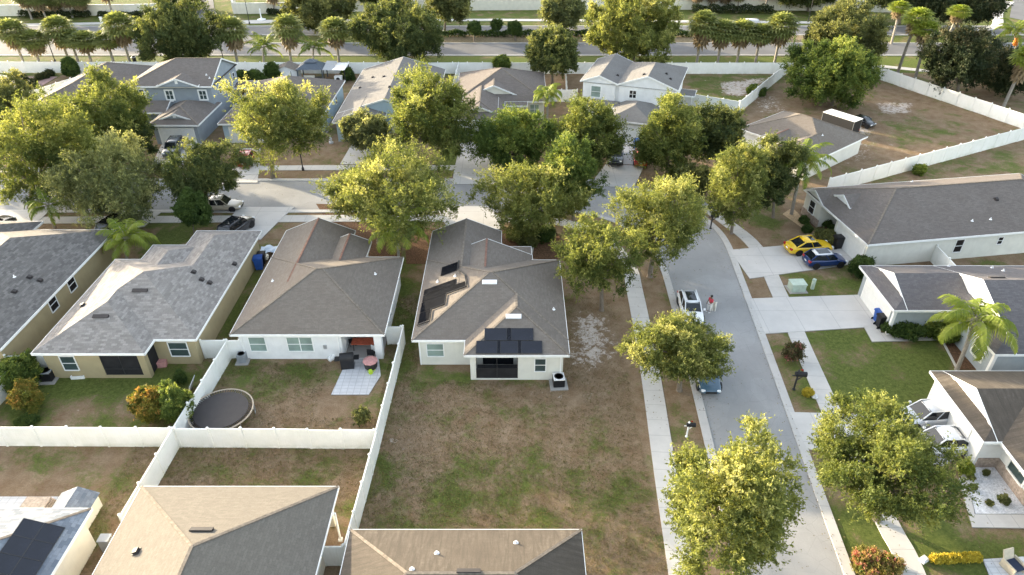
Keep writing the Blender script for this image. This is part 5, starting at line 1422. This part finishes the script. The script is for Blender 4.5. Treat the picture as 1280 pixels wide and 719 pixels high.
b = MB(); b.box((-.13,-.13,0),(.13,.13,.9)); b.lathe([(.20,.9),(.20,1.05),(.05,1.12),(0,1.12)], n=4); b.build('pedestal', cab_m, t)
def mailbox(label, foot, s=1.0, pale=False):
    p = at(*foot); t = thing('mailbox', label, 'mailbox', (p.x, p.y, 0), R(85)); t.scale = (s,)*3
    b = MB(); b.tube([(0,0,-.1),(0,0,1.15)], .06, 8); b.bar((0,-.35,1.1),(0,.3,1.1),.06,.06); b.bar((0,0,.75),(0,-.3,1.08),.05,.05); b.lathe([(.1,0),(.12,.05),(.06,.12)], n=8); b.build('post', M['trim' if pale else 'pole'], t)
    b = MB(); n = 8; pr = [(.13*math.cos(PI*k/n), 1.28+.13*math.sin(PI*k/n)) for k in range(n+1)]+[(-.13,1.14),(.13,1.14)]
    for i in range(len(pr)): a, c = pr[i], pr[(i+1)%len(pr)]; b.poly([(a[0],-.5,a[1]),(c[0],-.5,c[1]),(c[0],.15,c[1]),(a[0],.15,a[1])])
    b.poly([(x,-.5,zz) for x, zz in reversed(pr)]); b.poly([(x,.15,zz) for x, zz in pr]); b.build('box', M['black'], t)
    b = MB(); b.box((.13,-.3,1.25),(.15,-.26,1.5)); b.box((.13,-.3,1.42),(.15,-.14,1.5)); b.build('flag', M['lamp_red'], t)
    b = MB(); b.lathe([(.05,1.4),(.09,1.45),(.0,1.62)], n=8); b.build('finial', M['trim' if pale else 'pole'], t)
mailbox('black mailbox on the verge at the bend under the olive tree', (888,286), 1.25)
mailbox('black mailbox on the verge near the pink shrub', (992,487), 1.25)
mailbox('mailbox on a pale post between kerb and pavement above the bottom oak', (858,546), .95, True)
def lamp(label, foot, h, arm=0, white=False, group=None):
    p = at(*foot); t = thing('street_lamp', label, 'street lamp', (p.x, p.y, 0), 0, group)
    b = MB(); b.lathe([(.16,0),(.16,.3),(.08,.45)], n=10); b.tube([(0,0,.3),(0,0,h)], [.08,.055], 8); b.build('pole', M['pole' if not white else 'metal'], t)
    b = MB(); b.lathe([(.10,0),(.22,.1),(.25,.45),(.28,.5),(.05,.62),(.0,.62)], (0,0,h), 10); b.build('lantern', M['trim'], t)
lamp('dark street lamp among the left boulevard fan palms', (69,77), 6)
lamp('dark street lamp beside the fan palm right of the rounded oak', (280,78), 6)
lamp('slim lamp with white lantern on the lawn by the bright yellow tree', (379,213), 3.6)
lamp('lamp with white lantern on the far verge by the entry road', (312,30), 5)
lamp('slim pole lamp before the dark hedge at the top right', (1010,28), 5)
p = at(327,25); t = thing('garden_ornament', 'white stand on a round base on the entry lawn', 'ornament', (p.x, p.y, 0))
b = MB(); b.lathe([(.9,0),(.9,.15),(.25,.3),(.12,.6),(.12,2.0),(.2,2.1),(0,2.4)], n=14); b.build('column', M['trim'], t)
p = at(128,30); t = thing('sign_post', 'small white post on the far verge left of the rounded oak', 'post', (p.x, p.y, 0))
b = MB(); b.box((-.25,-.1,0),(.25,.1,1.3)); b.box((-.3,-.14,1.3),(.3,.14,1.42)); b.build('post', M['trim'], t)
p = at(938,27); t = thing('entry_stone', 'flat pale stone sign on the dark far verge', 'stone', (p.x, p.y, 0))
b = MB(); b.lathe([(1.4,0),(1.45,.25),(1.2,.5),(0,.58)], n=10); o = b.build('stone', M['gravel'], t); o.scale = (1.3,.6,1)
p = at(169,79); t = thing('dark_bin', 'dark waste post on the boulevard verge left of the rounded oak', 'bin', (p.x, p.y, 0))
b = MB(); b.lathe([(.3,0),(.34,.9),(.36,1.0),(.2,1.3),(.0,1.35)], n=12); b.build('body', M['black'], t); b = MB(); b.lathe([(.40,1.0),(.40,1.06),(.36,1.1)], n=12); b.build('rim', M['metal'], t)

# ------------------------------------------------------------------ trampoline
p = at(276.5,513,.78); t = thing('trampoline', 'round black trampoline with pale rim against the white fence', 'trampoline', (p.x, p.y, 0)); rt = 2.2
b = MB(); b.lathe([(0,.80),(rt-.32,.80),(rt-.32,.82),(0,.82)], n=40, smooth=False); b.build('jumping_mat', M['vent_dark'], t)
b = MB(); n = 72
for k in range(n):
    a = 2*PI*k/n; b.bar(((rt-.33)*math.cos(a),(rt-.33)*math.sin(a),.81),((rt-.05)*math.cos(a),(rt-.05)*math.sin(a),.81),.05,.02)
b.build('spring', M['vent_dark'], t)
b = MB(); b.tube([(rt*math.cos(2*PI*k/48), rt*math.sin(2*PI*k/48), .80) for k in range(49)], .055, 8, cap=False); b.build('rim', plain('pale_tan_rim', (.42,.35,.27), .6, .3), t)
for k in range(6):
    a = k*PI/3+.3; b = MB(); b.tube([(rt*math.cos(a-.12),rt*math.sin(a-.12),.78),(rt*math.cos(a-.1),rt*math.sin(a-.1),.03),(rt*math.cos(a+.1),rt*math.sin(a+.1),.03),(rt*math.cos(a+.12),rt*math.sin(a+.12),.78)], .03, 6); b.build('leg', M['metal'], t)

# ------------------------------------------------------------------ lanai things and garden clutter
cush = plain('red_orange_cloth', (.42,.10,.055), .85, .15, 0, .25, 5)
t = thing('patio_table', 'rusty red topped table under the lanai of the white house', 'table', (-11.9, 44.4, .06))
b = MB(); b.box((-1.1,-.45,.70),(1.1,.45,.76)); b.build('tabletop', cush, t)
for x in (-.95,.95):
    for y in (-.35,.35): b = MB(); b.tube([(x,y,0),(x*.96,y,.7)], .035, 8); b.build('leg', M['pole'], t)
p = at(435,460); t = thing('barbecue_grill', 'tall black covered grill on the pale pavers', 'grill', (p.x, p.y+.1, .06), .15)
b = MB(); b.box((-.5,-.35,.0),(.5,.35,.9)); b.build('cart', M['black'], t)
b = MB()
for k in range(9):
    a0, a1 = PI*k/9, PI*(k+1)/9; b.poly([(-.52,.38*math.cos(a0),.9+.42*math.sin(a0)),(.52,.38*math.cos(a0),.9+.42*math.sin(a0)),(.52,.38*math.cos(a1),.9+.42*math.sin(a1)),(-.52,.38*math.cos(a1),.9+.42*math.sin(a1))], smooth=True)
for x in (-.52,.52): b.poly([(x,.38*math.cos(PI*k/9),.9+.42*math.sin(PI*k/9)) for k in range(10)])
b.build('lid', M['black'], t)
for x in (-.75,.75): b = MB(); b.box((x-.2,-.28,.85),(x+.2,.28,.89)); b.build('side_shelf', M['black'], t)
p = at(464,460); t = thing('fire_pit_table', 'dark round stand with a pink cover on the pale pavers', 'table', (p.x, p.y, .06))
pink = plain('pink_cover', (.55,.28,.26), .85, .15, 0, .2, 4)
b = MB(); b.lathe([(.45,0),(.5,.1),(.56,.62),(.58,.66)], n=10); b.build('base', M['vent_dark'], t)
b = MB(); b.lathe([(.60,.66),(.58,.72),(.3,.78),(0,.79)], n=9); b.build('cover', pink, t)
t = thing('watering_can', 'bright lime green can standing on the pavers by the pink cover', 'can', (p.x+.1, p.y-.72, .06))
lime = plain('lime_plastic', (.42,.60,.04), .45, .4)
b = MB(); b.lathe([(.15,0),(.17,.05),(.15,.32),(.08,.36)], n=12); b.build('body', lime, t); b = MB(); b.tube([(.14,0,.1),(.3,0,.3),(.38,0,.36)], [.035,.025,.04], 7); b.build('spout', lime, t); b = MB(); b.tube([(-.14,0,.3),(-.24,0,.28),(-.2,0,.08),(-.14,0,.06)], .018, 6); b.build('handle', lime, t)
def chair(label, loc, rz, mat, group=None):
    t = thing('patio_chair', label, 'chair', loc, rz, group)
    b = MB(); b.box((-.27,-.27,.40),(.27,.27,.45)); b.build('seat', M[mat], t); b = MB(); b.box((-.27,.22,.45),(.27,.27,.95)); b.build('backrest', M[mat], t)
    for x in (-.25,.25):
        for y in (-.25,.25): b = MB(); b.tube([(x,y,0),(x*.95,y*.95,.41)], .022, 6); b.build('leg', M[mat], t)
    return t
chair('white chair at the right end of the red table', (-10.95, 43.75, .06), 2.6, 'trim')
chair('dark chair left of the red table under the lanai', (-13.1, 44.9, .06), -1.2, 'black')
chair('dark chair between the red table and the pink cover', (-11.25, 43.3, .06), 3.0, 'black')
t = thing('storage_box', 'grey storage box at the lanai back wall', 'box', (-13.0, 46.0, .06)); b = MB(); b.box((-.4,-.3,0),(.4,.3,.62)); b.build('body', M['metal'], t); b = MB(); b.box((-.43,-.33,.62),(.43,.33,.72)); b.build('lid', M['vent_dark'], t)
p = at(415,450); t = thing('bucket', 'white bucket tipped over on the trampoline garden lawn', 'bucket', (p.x, p.y, .2)); b = MB(); b.lathe([(.2,-.28),(.26,.28),(.24,.28),(.18,-.25)], n=14); o = b.build('body', M['trim'], t); o.rotation_euler = (0, R(80), R(50)); b = MB(); b.tube([(.0,.27*math.cos(k*PI/8),.27*math.sin(k*PI/8)) for k in range(9)], .012, 5); o = b.build('handle', M['metal'], t)
p = at(202,457); t = thing('cooler_box', 'dusty pink cooler on the lawn beside the tan house porch', 'cooler', (p.x, p.y, 0), .2); b = MB(); b.box((-.45,-.28,0),(.45,.28,.42)); b.build('body', pink, t); b = MB(); b.box((-.47,-.30,.42),(.47,.30,.50)); b.build('lid', pink, t)
p = at(100,470); t = thing('tray', 'white tray on the lawn behind the tan house', 'tray', (p.x, p.y, 0), .1); b = MB(); b.box((-.5,-.4,0),(.5,.4,.08)); b.box((-.5,-.4,.08),(-.44,.4,.28)); b.box((.44,-.4,.08),(.5,.4,.28)); b.box((-.44,.34,.08),(.44,.4,.28)); b.box((-.44,-.4,.08),(.44,-.34,.28)); b.build('body', M['trim'], t)
p = at(87,468); t = thing('planter_tray', 'dull pink planter left of the white tray', 'planter', (p.x, p.y, 0), .1); b = MB(); b.lathe([(.28,0),(.36,.22),(.33,.22),(.25,.04)], n=4); o = b.build('body', pink, t); o.scale = (1.4,.8,1)
p = at(239,490); t = thing('leaning_board', 'pale grey board leaning on the fence beside the bright green bush', 'board', (p.x, p.y, 0), .1); b = MB(); b.bar((-.1,0,.0),(.35,0,1.1),1.3,.05); b.build('board', M['metal'], t); b = MB(); b.bar((-.06,-.66,.02),(.34,-.66,1.08),.05,.08); b.build('edge', M['trim'], t)
p = at(341,316); t = thing('plastic_sheet', 'crumpled white blue sheet beside the blue bin', 'sheet', (p.x-.3, p.y, 0), .1); b = MB(); g = random.Random(4); pts = [[(-.9+.3*i, -.7+.28*j, .22+g.uniform(0,.35)) for j in range(6)] for i in range(7)]
for i in range(6):
    for j in range(5): b.poly([pts[i][j],pts[i+1][j],pts[i+1][j+1],pts[i][j+1]])
b.build('sheet', plain('white_blue_plastic', (.55,.63,.72), .35, .4), t)
p = at(331,326); t = thing('garden_cart', 'low tan cart beside the blue bin', 'cart', (p.x, p.y, 0)); b = MB(); b.box((-.4,-.3,.25),(.4,.3,.6)); b.build('body', M['cream_wall'], t); b = MB(); b.lathe([(.2,-.05),(.22,0),(.2,.05)], n=12); o = b.build('wheel', M['tyre'], t); o.location = (.3,.32,.22); o.rotation_euler = (PI/2,0,0)
p = at(1018,497); t = thing('rock', 'white rock on the verge beside the yellow flowers', 'rock', (p.x, p.y, 0)); b = MB(); b.lathe([(.2,0),(.26,.12),(.18,.26),(0,.3)], n=7); b.build('rock', M['gravel'], t)
shrub('small yellow flower pot plant on the verge beside the white rock', (1011,494), (1005,486,1017,496), 'yellowflower', 180, leaf=.14, name='flower_pot_plant', cat='flowers')
p = at(1154,701); t = thing('pale_block', 'small pale block at the edge of the bottom right sidewalk', 'block', (p.x, p.y, 0), .5); b = MB(); b.box((-.25,-.18,0),(.25,.18,.2)); b.box((-.2,-.13,.2),(.2,.13,.24)); b.build('block', M['gravel'], t)
p = at(1264,712); t = thing('lounge_chair', 'beige lounge chair with dark blue seat on the bottom right slab', 'chair', (p.x, p.y, .075), R(15))
be = plain('beige_frame', (.5,.44,.34), .7, .2)
b = MB(); b.box((-.35,-.4,.30),(.35,.4,.40)); b.build('seat', plain('blue_black_fabric', (.035,.045,.075), .8, .2), t); b = MB(); b.bar((0,.40,.38),(0,.68,.95),.7,.08); b.build('backrest', be, t)
for x in (-.42,.42): b = MB(); b.box((x-.05,-.45,0),(x+.05,.45,.55)); b.build('armrest', be, t)
p = at(14,608); t = thing('patio_canopy', 'grey brown slatted patio cover beside the pale yellow house', 'canopy', (-34.2, 28.6, 0))
# patio with shed behind the blue grey roof
t.location = (-29.4, 28.3, 0); t['label'] = 'grey brown stacked lumber pile on the white patio at the left edge'; t['category'] = 'lumber pile'; t.name = 'lumber_pile'
for k in range(6):
    b = MB(); b.box((-.95+.03*k, -.55, .1+k*.15), (.95-.05*k, .55-.04*k, .22+k*.15)); b.build('plank', plain('weathered_plank', (.30,.255,.22), .9, .1, 0, .3, 6), t)
slab('patio', [(-36,26.6),(-27.9,26.6),(-27.9,29.4),(-36,29.4)], M['paver'], .06)
t = thing('garden_shed', 'small white shed with blue grey roof beside the pale yellow house', 'shed', (-26.9, 27.75, 0), PI/2)
b = MB(); b.box((-1.0,-1.05,0),(1.0,1.05,1.15)); b.poly([(1.0,-1.05,1.15),(1.0,1.05,1.15),(1.0,0,1.62)]); b.poly([(-1.0,1.05,1.15),(-1.0,-1.05,1.15),(-1.0,0,1.62)]); b.build('wall', M['cream_wall'], t)
b = MB(); b.poly([(-1.1,-1.2,1.10),(1.1,-1.2,1.10),(1.1,0,1.68),(-1.1,0,1.68)], [(0,0),(2.6,0),(2.6,1.4),(0,1.4)]); b.poly([(1.1,1.2,1.10),(-1.1,1.2,1.10),(-1.1,0,1.68),(1.1,0,1.68)], [(0,0),(2.6,0),(2.6,1.4),(0,1.4)]); b.build('roof', M['roof_blue'], t)
b = MB(); b.box((1.0,-.4,.05),(1.03,.4,1.05)); b.build('door', M['trim'], t)
p = at(118,655); t = thing('utility_meter_box', 'grey meter box on the wall side path by the pale yellow house', 'utility box', (-23.9, 25.6, 0)); b = MB(); b.box((-.3,-.25,0),(.3,.25,1.0)); b.build('case', M['metal'], t); b = MB(); b.box((-.33,-.28,1.0),(.33,.28,1.06)); b.build('lid', M['fan_grey'], t)
t = thing('condenser_crate', 'small grey crate beside the meter box on the side path', 'crate', (-23.1, 25.2, 0), .3); b = MB(); b.box((-.35,-.3,0),(.35,.3,.5)); b.build('case', M['stone_base'], t); b = MB(); b.box((-.37,-.32,.5),(.37,.32,.55)); b.build('lid', M['fan_grey'], t)
t = thing('porch_column', 'leaning pale downspout post at the side porch of the tan and slate roof', 'post', (-10.3, 26.2, 0)); b = MB(); b.tube([(0,0,0),(.0,.0,2.5)], .07, 8); b.box((-.12,-.12,0),(.12,.12,.15)); b.build('post', M['trim'], t)

# shed and gazebo by the boulevard fence
t = thing('garden_shed', 'white shed with brown roof by the boulevard fence, left of the gazebo', 'shed', (-37.0, 115.2, 0), R(2))
b = MB(); b.box((-1.75,-1.4,0),(1.75,1.4,1.9))
for y in (-1.4, 1.4): b.poly([(-1.75,y,1.9),(1.75,y,1.9),(0,y,2.55)])
b.build('wall', M['white_wall'], t)
b = MB()
for s_ in (-1,1): b.poly([(s_*1.95,-1.6,1.83),(s_*1.95,1.6,1.83),(0,1.6,2.6),(0,-1.6,2.6)], [(0,0),(3,0),(3,2),(0,2)])
b.build('roof', M['roof_brown'], t)
b = MB(); b.box((-.8,-1.44,.05),(-.02,-1.402,1.7)); b.box((.02,-1.44,.05),(.8,-1.402,1.7)); b.build('door', M['trim'], t)
b = MB(); b.box((-.88,-1.43,.05),(-.81,-1.40,1.75)); b.box((.81,-1.43,.05),(.88,-1.40,1.75)); b.build('door_edge', M['vent_dark'], t)
t = thing('gazebo', 'dark grey hip roofed gazebo by the boulevard fence', 'gazebo', (-32.9, 115.0, 0))
gz = plain('dark_slate_metal', (.075,.095,.12), .5, .4)
b = MB(); E = [(-2.2,-1.8),(2.2,-1.8),(2.2,1.8),(-2.2,1.8)]; I = [(-.9,-.7),(.9,-.7),(.9,.7),(-.9,.7)]
for i in range(4): b.poly([(*E[i],2.15),(*E[(i+1)%4],2.15),(*I[(i+1)%4],2.95),(*I[i],2.95)])
for i in range(4): b.poly([(I[i][0]*1.15,I[i][1]*1.15,3.05),(I[(i+1)%4][0]*1.15,I[(i+1)%4][1]*1.15,3.05),(0,0,3.5)])
b.build('roof', gz, t)
for x, y in ((-2,-1.6),(2,-1.6),(2,1.6),(-2,1.6)): b = MB(); b.box((x-.08,y-.08,0),(x+.08,y+.08,2.15)); b.build('post', gz, t)
t = thing('lean_to', 'blue grey and white metal lean-to right of the gazebo', 'canopy', (-29.0, 114.9, 0))
b = MB(); b.poly([(-1.7,-1.9,2.2),(0,-1.9,2.15),(0,1.8,2.6),(-1.7,1.8,2.65)]); b.build('grey_sheet', M['fan_grey'], t)
b = MB(); b.box((-.1,-2.0,2.18),(1.9,1.9,2.26)); b.build('white_sheet', M['white_metal'], t)
for x, y in ((-1.6,-1.7),(1.8,-1.8),(1.8,1.7)): b = MB(); b.box((x-.06,y-.06,0),(x+.06,y+.06,2.2)); b.build('post', M['pole'], t)
t = thing('patio_sofa', 'pale sofa under the dark gazebo', 'sofa', (-33.4, 114.2, 0)); b = MB(); b.box((-.9,-.4,0),(.9,.4,.45)); b.build('seat', M['cream_wall'], t); b = MB(); b.box((-.9,.25,.45),(.9,.42,.9)); b.build('backrest', M['cream_wall'], t)
t = thing('patio_table', 'dark table under the dark gazebo beside the sofa', 'table', (-31.8, 114.0, 0)); b = MB(); b.lathe([(.6,.66),(.62,.7),(0,.71)], n=14); b.build('tabletop', M['vent_dark'], t); b = MB(); b.tube([(0,0,0),(0,0,.66)], .06, 8); b.build('leg', M['vent_dark'], t)
t = thing('outdoor_oven', 'white appliance with a dark round door under the white sheet', 'oven', (-28.4, 113.6, 0)); b = MB(); b.box((-.6,-.4,0),(.6,.4,1.1)); b.build('body', M['white_metal'], t); b = MB(); b.lathe([(.3,0),(.3,.05),(0,.06)], n=14); o = b.build('door', M['black'], t); o.location = (0,-.4,.65); o.rotation_euler = (PI/2,0,0)
# bent hose / log edging in front of the low grey house
t = thing('garden_edging', 'curved pale log edging in the bed of the low grey house', 'edging', (0,0,0)); b = MB(); b.tube([Vector((p_.x,p_.y,.12)) for p_ in smooth([at(390,170), at(400,171), at(408,168), at(410,162), at(408,156)], 5)], .14, 7); b.build('log', M['palm_bark'], t)
p = at(414,179); t = thing('garden_statue', 'small pale statue on the brown lawn by the light blue gable', 'statue', (p.x, p.y, 0)); b = MB(); b.lathe([(.3,0),(.3,.2),(.15,.3),(.2,.6),(.12,.8),(.14,.95),(0,1.1)], n=10); b.build('figure', M['gravel'], t)

# ------------------------------------------------------------------ person standing in the street beside the white car
def person(label, loc, rz, shirt, trousers, skin=(.20,.115,.075), hair=(.012,.01,.01)):
    root = thing('person', label, 'person', loc, rz)
    J = {'pel':(0,0,.95),'sp':(0,0,1.18),'ch':(0,.01,1.36),'nk':(0,.01,1.50),'hd':(0,-.02,1.60),'tp':(0,-.01,1.74),
         'lh':(.10,0,.90),'lk':(.115,-.02,.50),'la':(.12,.03,.09),'lt':(.13,-.13,.04),'rh':(-.10,0,.90),'rk':(-.13,-.07,.50),'ra':(-.14,-.02,.09),'rt':(-.155,-.18,.04),
         'ls':(.19,.01,1.40),'le':(.26,-.06,1.14),'lw':(.22,-.28,1.08),'lf':(.20,-.37,1.08),'rs':(-.19,.01,1.40),'re':(-.27,.03,1.13),'rw':(-.28,-.10,.90),'rf':(-.275,-.13,.81)}
    Ed = [('pel','sp'),('sp','ch'),('ch','nk'),('nk','hd'),('hd','tp'),('pel','lh'),('lh','lk'),('lk','la'),('la','lt'),('pel','rh'),('rh','rk'),('rk','ra'),('ra','rt'),('ch','ls'),('ls','le'),('le','lw'),('lw','lf'),('ch','rs'),('rs','re'),('re','rw'),('rw','rf')]
    Rd = dict(pel=.135,sp=.125,ch=.15,nk=.06,hd=.095,tp=.06,lh=.095,lk=.065,la=.045,lt=.04,rh=.095,rk=.065,ra=.045,rt=.04,ls=.065,le=.045,lw=.034,lf=.03,rs=.065,re=.045,rw=.034,rf=.03)
    def skinned(nm, names, mat, grow=0.0, root_v='pel', sub=2):
        nm_ = [k for k in J if k in names]; me = bpy.data.meshes.new(nm)
        me.from_pydata([J[k] for k in nm_], [(nm_.index(a), nm_.index(c)) for a, c in Ed if a in nm_ and c in nm_], [])
        o = bpy.data.objects.new(nm, me); COL.objects.link(o); o.parent = root
        md = o.modifiers.new('skin', 'SKIN'); sv = me.skin_vertices[0].data
        for k, v in zip(nm_, sv): v.radius = (Rd[k]+grow, (Rd[k]+grow)*(.78 if k in ('pel','sp','ch') else 1)); v.use_root = k == root_v
        md.use_smooth_shade = True; sd = o.modifiers.new('sub', 'SUBSURF'); sd.levels = sub; sd.render_levels = sub
        me.materials.append(mat); return o
    sk = plain('skin', skin, .6, .3)
    skinned('body', list(J), sk)
    skinned('shirt', ['pel','sp','ch','ls','le','rs','re'], plain('shirt_cloth', shirt, .85, .15, 0, .15, 8), .018, 'sp')
    skinned('trousers', ['pel','lh','lk','la','rh','rk','ra'], plain('trouser_cloth', trousers, .85, .15, 0, .08, 8), .026)
    b = MB(); b.lathe([(0,.11),(.06,.105),(.098,.06),(.107,.0),(.10,-.05),(.05,-.09)], (0,.012,1.665), 12); b.build('hair', plain('dark_hair', hair, .6, .3), root)
    fb = MB()
    for s_ in (1,-1): fb.lathe([(0,-.012),(.012,0),(0,.012)], (s_*.035,-.112,1.635), 6)
    fb.build('eye', M['black'], root)
    nb = MB(); nb.tube([(0,-.105,1.64),(0,-.128,1.60),(0,-.108,1.592)], [.01,.016,.012], 6); nb.build('nose', sk, root)
    for s_, wr in ((1,'lf'),(-1,'rf')):
        fb = MB(); w = Vector(J[wr]); pr = 'lw' if s_ > 0 else 'rw'; d = (w-Vector(J[pr])).normalized(); sd = Vector((1,0,0)) if abs(d.z) < .6 else Vector((0,1,0))
        for k in range(4): e = w+sd*(k-1.5)*.018; fb.tube([e, e+d*(.05+.006*(k in (1,2))), e+d*.075+Vector((0,0,-.02))], [.010,.009,.007], 6)
        fb.tube([w-d*.03-sd*.03, w-sd*.055+d*.02], [.011,.008], 6); fb.build('fingers', sk, root)
    for wr in ('lt','rt'):
        fb = MB(); c = J[wr]; fb.lathe([(0,-.04),(.06,-.038),(.062,0),(.05,.03),(0,.045)], (0,0,0), 10); o = fb.build('shoe', M['trim'], root); o.location = (c[0], c[1]+.06, .04); o.scale = (.8,1.9,1)
    return root
p = at(886,390); pr = person('person in a red top and white trousers standing in the street beside the white car', (p.x, p.y, .015), R(-60), (.55,.06,.09), (.75,.73,.70))
# a pale cloth carried over the arm, hanging to the ground side
t = thing('pale_sheet', 'long pale cloth hanging from the arm of the person in the red top', 'cloth', (p.x+.26, p.y-.12, .0), R(-20))
b = MB(); g = random.Random(2); nn = 9
rowz = [(.22+.95*k/8) for k in range(9)]
grid_ = [[(-.26+.52*i/(nn-1), .07*math.sin(i*1.5+k*.3)+.0, z_) for i in range(nn)] for k, z_ in enumerate(rowz)]
for k in range(8):
    for i in range(nn-1): b.poly([grid_[k][i],grid_[k][i+1],grid_[k+1][i+1],grid_[k+1][i]], smooth=True)
o = b.build('cloth', plain('pale_cloth', (.72,.68,.60), .9, .1), t); sl = o.modifiers.new('thick','SOLIDIFY'); sl.thickness = .02

# ------------------------------------------------------------------ grass tufts over the nearer lawns
def tufts():
    g = np.random.default_rng(5); n = 120000
    y = 24+28*g.random(n)**1.1; x = g.uniform(-26, 10.2, n)
    ix = ((x-GX0)/GS).astype(int); iy = ((y-GY0)/GS).astype(int)
    ok = g.random(n) < (.25+gg[iy, ix])*.9*(1-gs_[iy, ix]*.8)
    def out(x0,x1,y0,y1): return ~((x > x0)&(x < x1)&(y > y0)&(y < y1))
    for r_ in ((-22,-10.2,42.6,60),(-7.4,4.1,40.4,60),(-24,-9.8,0,28.1),(-9.3,4,0,24.9),(-36,-24,40,60),(-14.4,-9.9,36.5,43.2),(4.0,5.2,37.5,39.6),(-21.8,-19.9,38.6,41.0)): ok &= out(*r_)
    ok &= x < 9.0; x, y = x[ok], y[ok]; n = len(x)
    lush = gg[((y-GY0)/GS).astype(int), ((x-GX0)/GS).astype(int)]
    m = 3; X = np.repeat(x, m)+g.normal(0,.06,n*m); Yy = np.repeat(y, m)+g.normal(0,.06,n*m); L_ = g.uniform(.06,.16,n*m)
    Ax = unit(np.stack([g.normal(0,.7,n*m), g.normal(0,.7,n*m), np.full(n*m,.75)], 1)); Nr = unit(np.cross(Ax, g.normal(size=(n*m,3))))
    C_ = np.stack([X, Yy, L_*.35], 1)
    me = leaf_mesh('grass', C_, Ax, Nr, L_, L_*.22, np.repeat(lush, m)+g.normal(0,.22,n*m), leafmat('grass_blade', (.20,.145,.075), (.10,.13,.03), .25))
    o = bpy.data.objects.new('grass', me); COL.objects.link(o); tag(o, 'patchy green and straw coloured grass on the back lawns', 'grass', kind='stuff')
tufts()
def litter():
    g = np.random.default_rng(9); P_ = []
    for lab, x, y, rx, rz, zc in TREES:
        if y > 110: continue
        n = int(110*rx/3); P_.append(np.stack([g.normal(x, rx*.8, n), g.normal(y, rx*.8, n), np.full(n, .085)], 1))
    for line in (inner_s[-40:], outer_s[-40:]):
        for a, b_ in zip(line[:-1], line[1:]):
            n = max(1, int((b_-a).length*4)); t_ = g.random(n); P_.append(np.stack([a.x+(b_.x-a.x)*t_+g.normal(0,.25,n), a.y+(b_.y-a.y)*t_, np.full(n, .078)], 1))
    C_ = np.concatenate(P_); n = len(C_)
    Ax = unit(np.stack([g.normal(size=n), g.normal(size=n), g.normal(0,.12,n)], 1)); Nr = unit(np.stack([g.normal(0,.2,n), g.normal(0,.2,n), np.ones(n)], 1))
    me = leaf_mesh('leaf_litter', C_, Ax, Nr, g.uniform(.05,.13,n), g.uniform(.04,.09,n), g.random(n), leafmat('fallen_leaf', (.10,.065,.03), (.26,.20,.10), .1))
    o = bpy.data.objects.new('leaf_litter', me); COL.objects.link(o); tag(o, 'fallen brown leaves under the street trees and along the gutters', 'leaves', kind='stuff')
litter()

# ------------------------------------------------------------------ light, sky, camera
SUN_EL, SUN_AZ = 8.8, -54.0           # degrees; azimuth clockwise from +Y, so the sun stands low at the left and slightly ahead
to_sun = Vector((math.sin(R(SUN_AZ))*math.cos(R(SUN_EL)), math.cos(R(SUN_AZ))*math.cos(R(SUN_EL)), math.sin(R(SUN_EL))))
ld = bpy.data.lights.new('sun', 'SUN'); ld.energy = 2.9; ld.angle = R(.6); ld.color = (1.0, .84, .58)
lo = bpy.data.objects.new('sun', ld); COL.objects.link(lo); lo.rotation_euler = to_sun.to_track_quat('Z', 'Y').to_euler(); lo.location = (-60, 40, 60)
wd = bpy.data.worlds.new('World'); S.world = wd; wd.use_nodes = True; nt = wd.node_tree
sk = nt.nodes.new('ShaderNodeTexSky'); sk.sky_type = 'NISHITA'; sk.sun_disc = False; sk.sun_elevation = R(SUN_EL); sk.sun_rotation = R(SUN_AZ); sk.air_density = 1.0; sk.dust_density = 2.5; sk.ozone_density = 1.0
hs = nt.nodes.new('ShaderNodeHueSaturation'); hs.inputs['Saturation'].default_value = .56; nt.links.new(sk.outputs[0], hs.inputs['Color']); nt.links.new(hs.outputs[0], nt.nodes['Background'].inputs[0]); nt.nodes['Background'].inputs[1].default_value = .15
cd_ = bpy.data.cameras.new('camera'); cam = bpy.data.objects.new('camera', cd_); COL.objects.link(cam); S.camera = cam
cam.location = (0, 0, CAMH); cam.rotation_euler = (R(90-TH), 0, 0); cd_.sensor_width = 36; cd_.lens = 36*F/1280; cd_.clip_end = 3000; cd_.clip_start = .5
vs = S.view_settings; vs.view_transform = 'Standard'; vs.look = 'None'; vs.gamma = 1; vs.use_curve_mapping = False; vs.exposure = 2.68
S.cycles.max_bounces = 6; S.cycles.diffuse_bounces = 3; S.cycles.transmission_bounces = 3
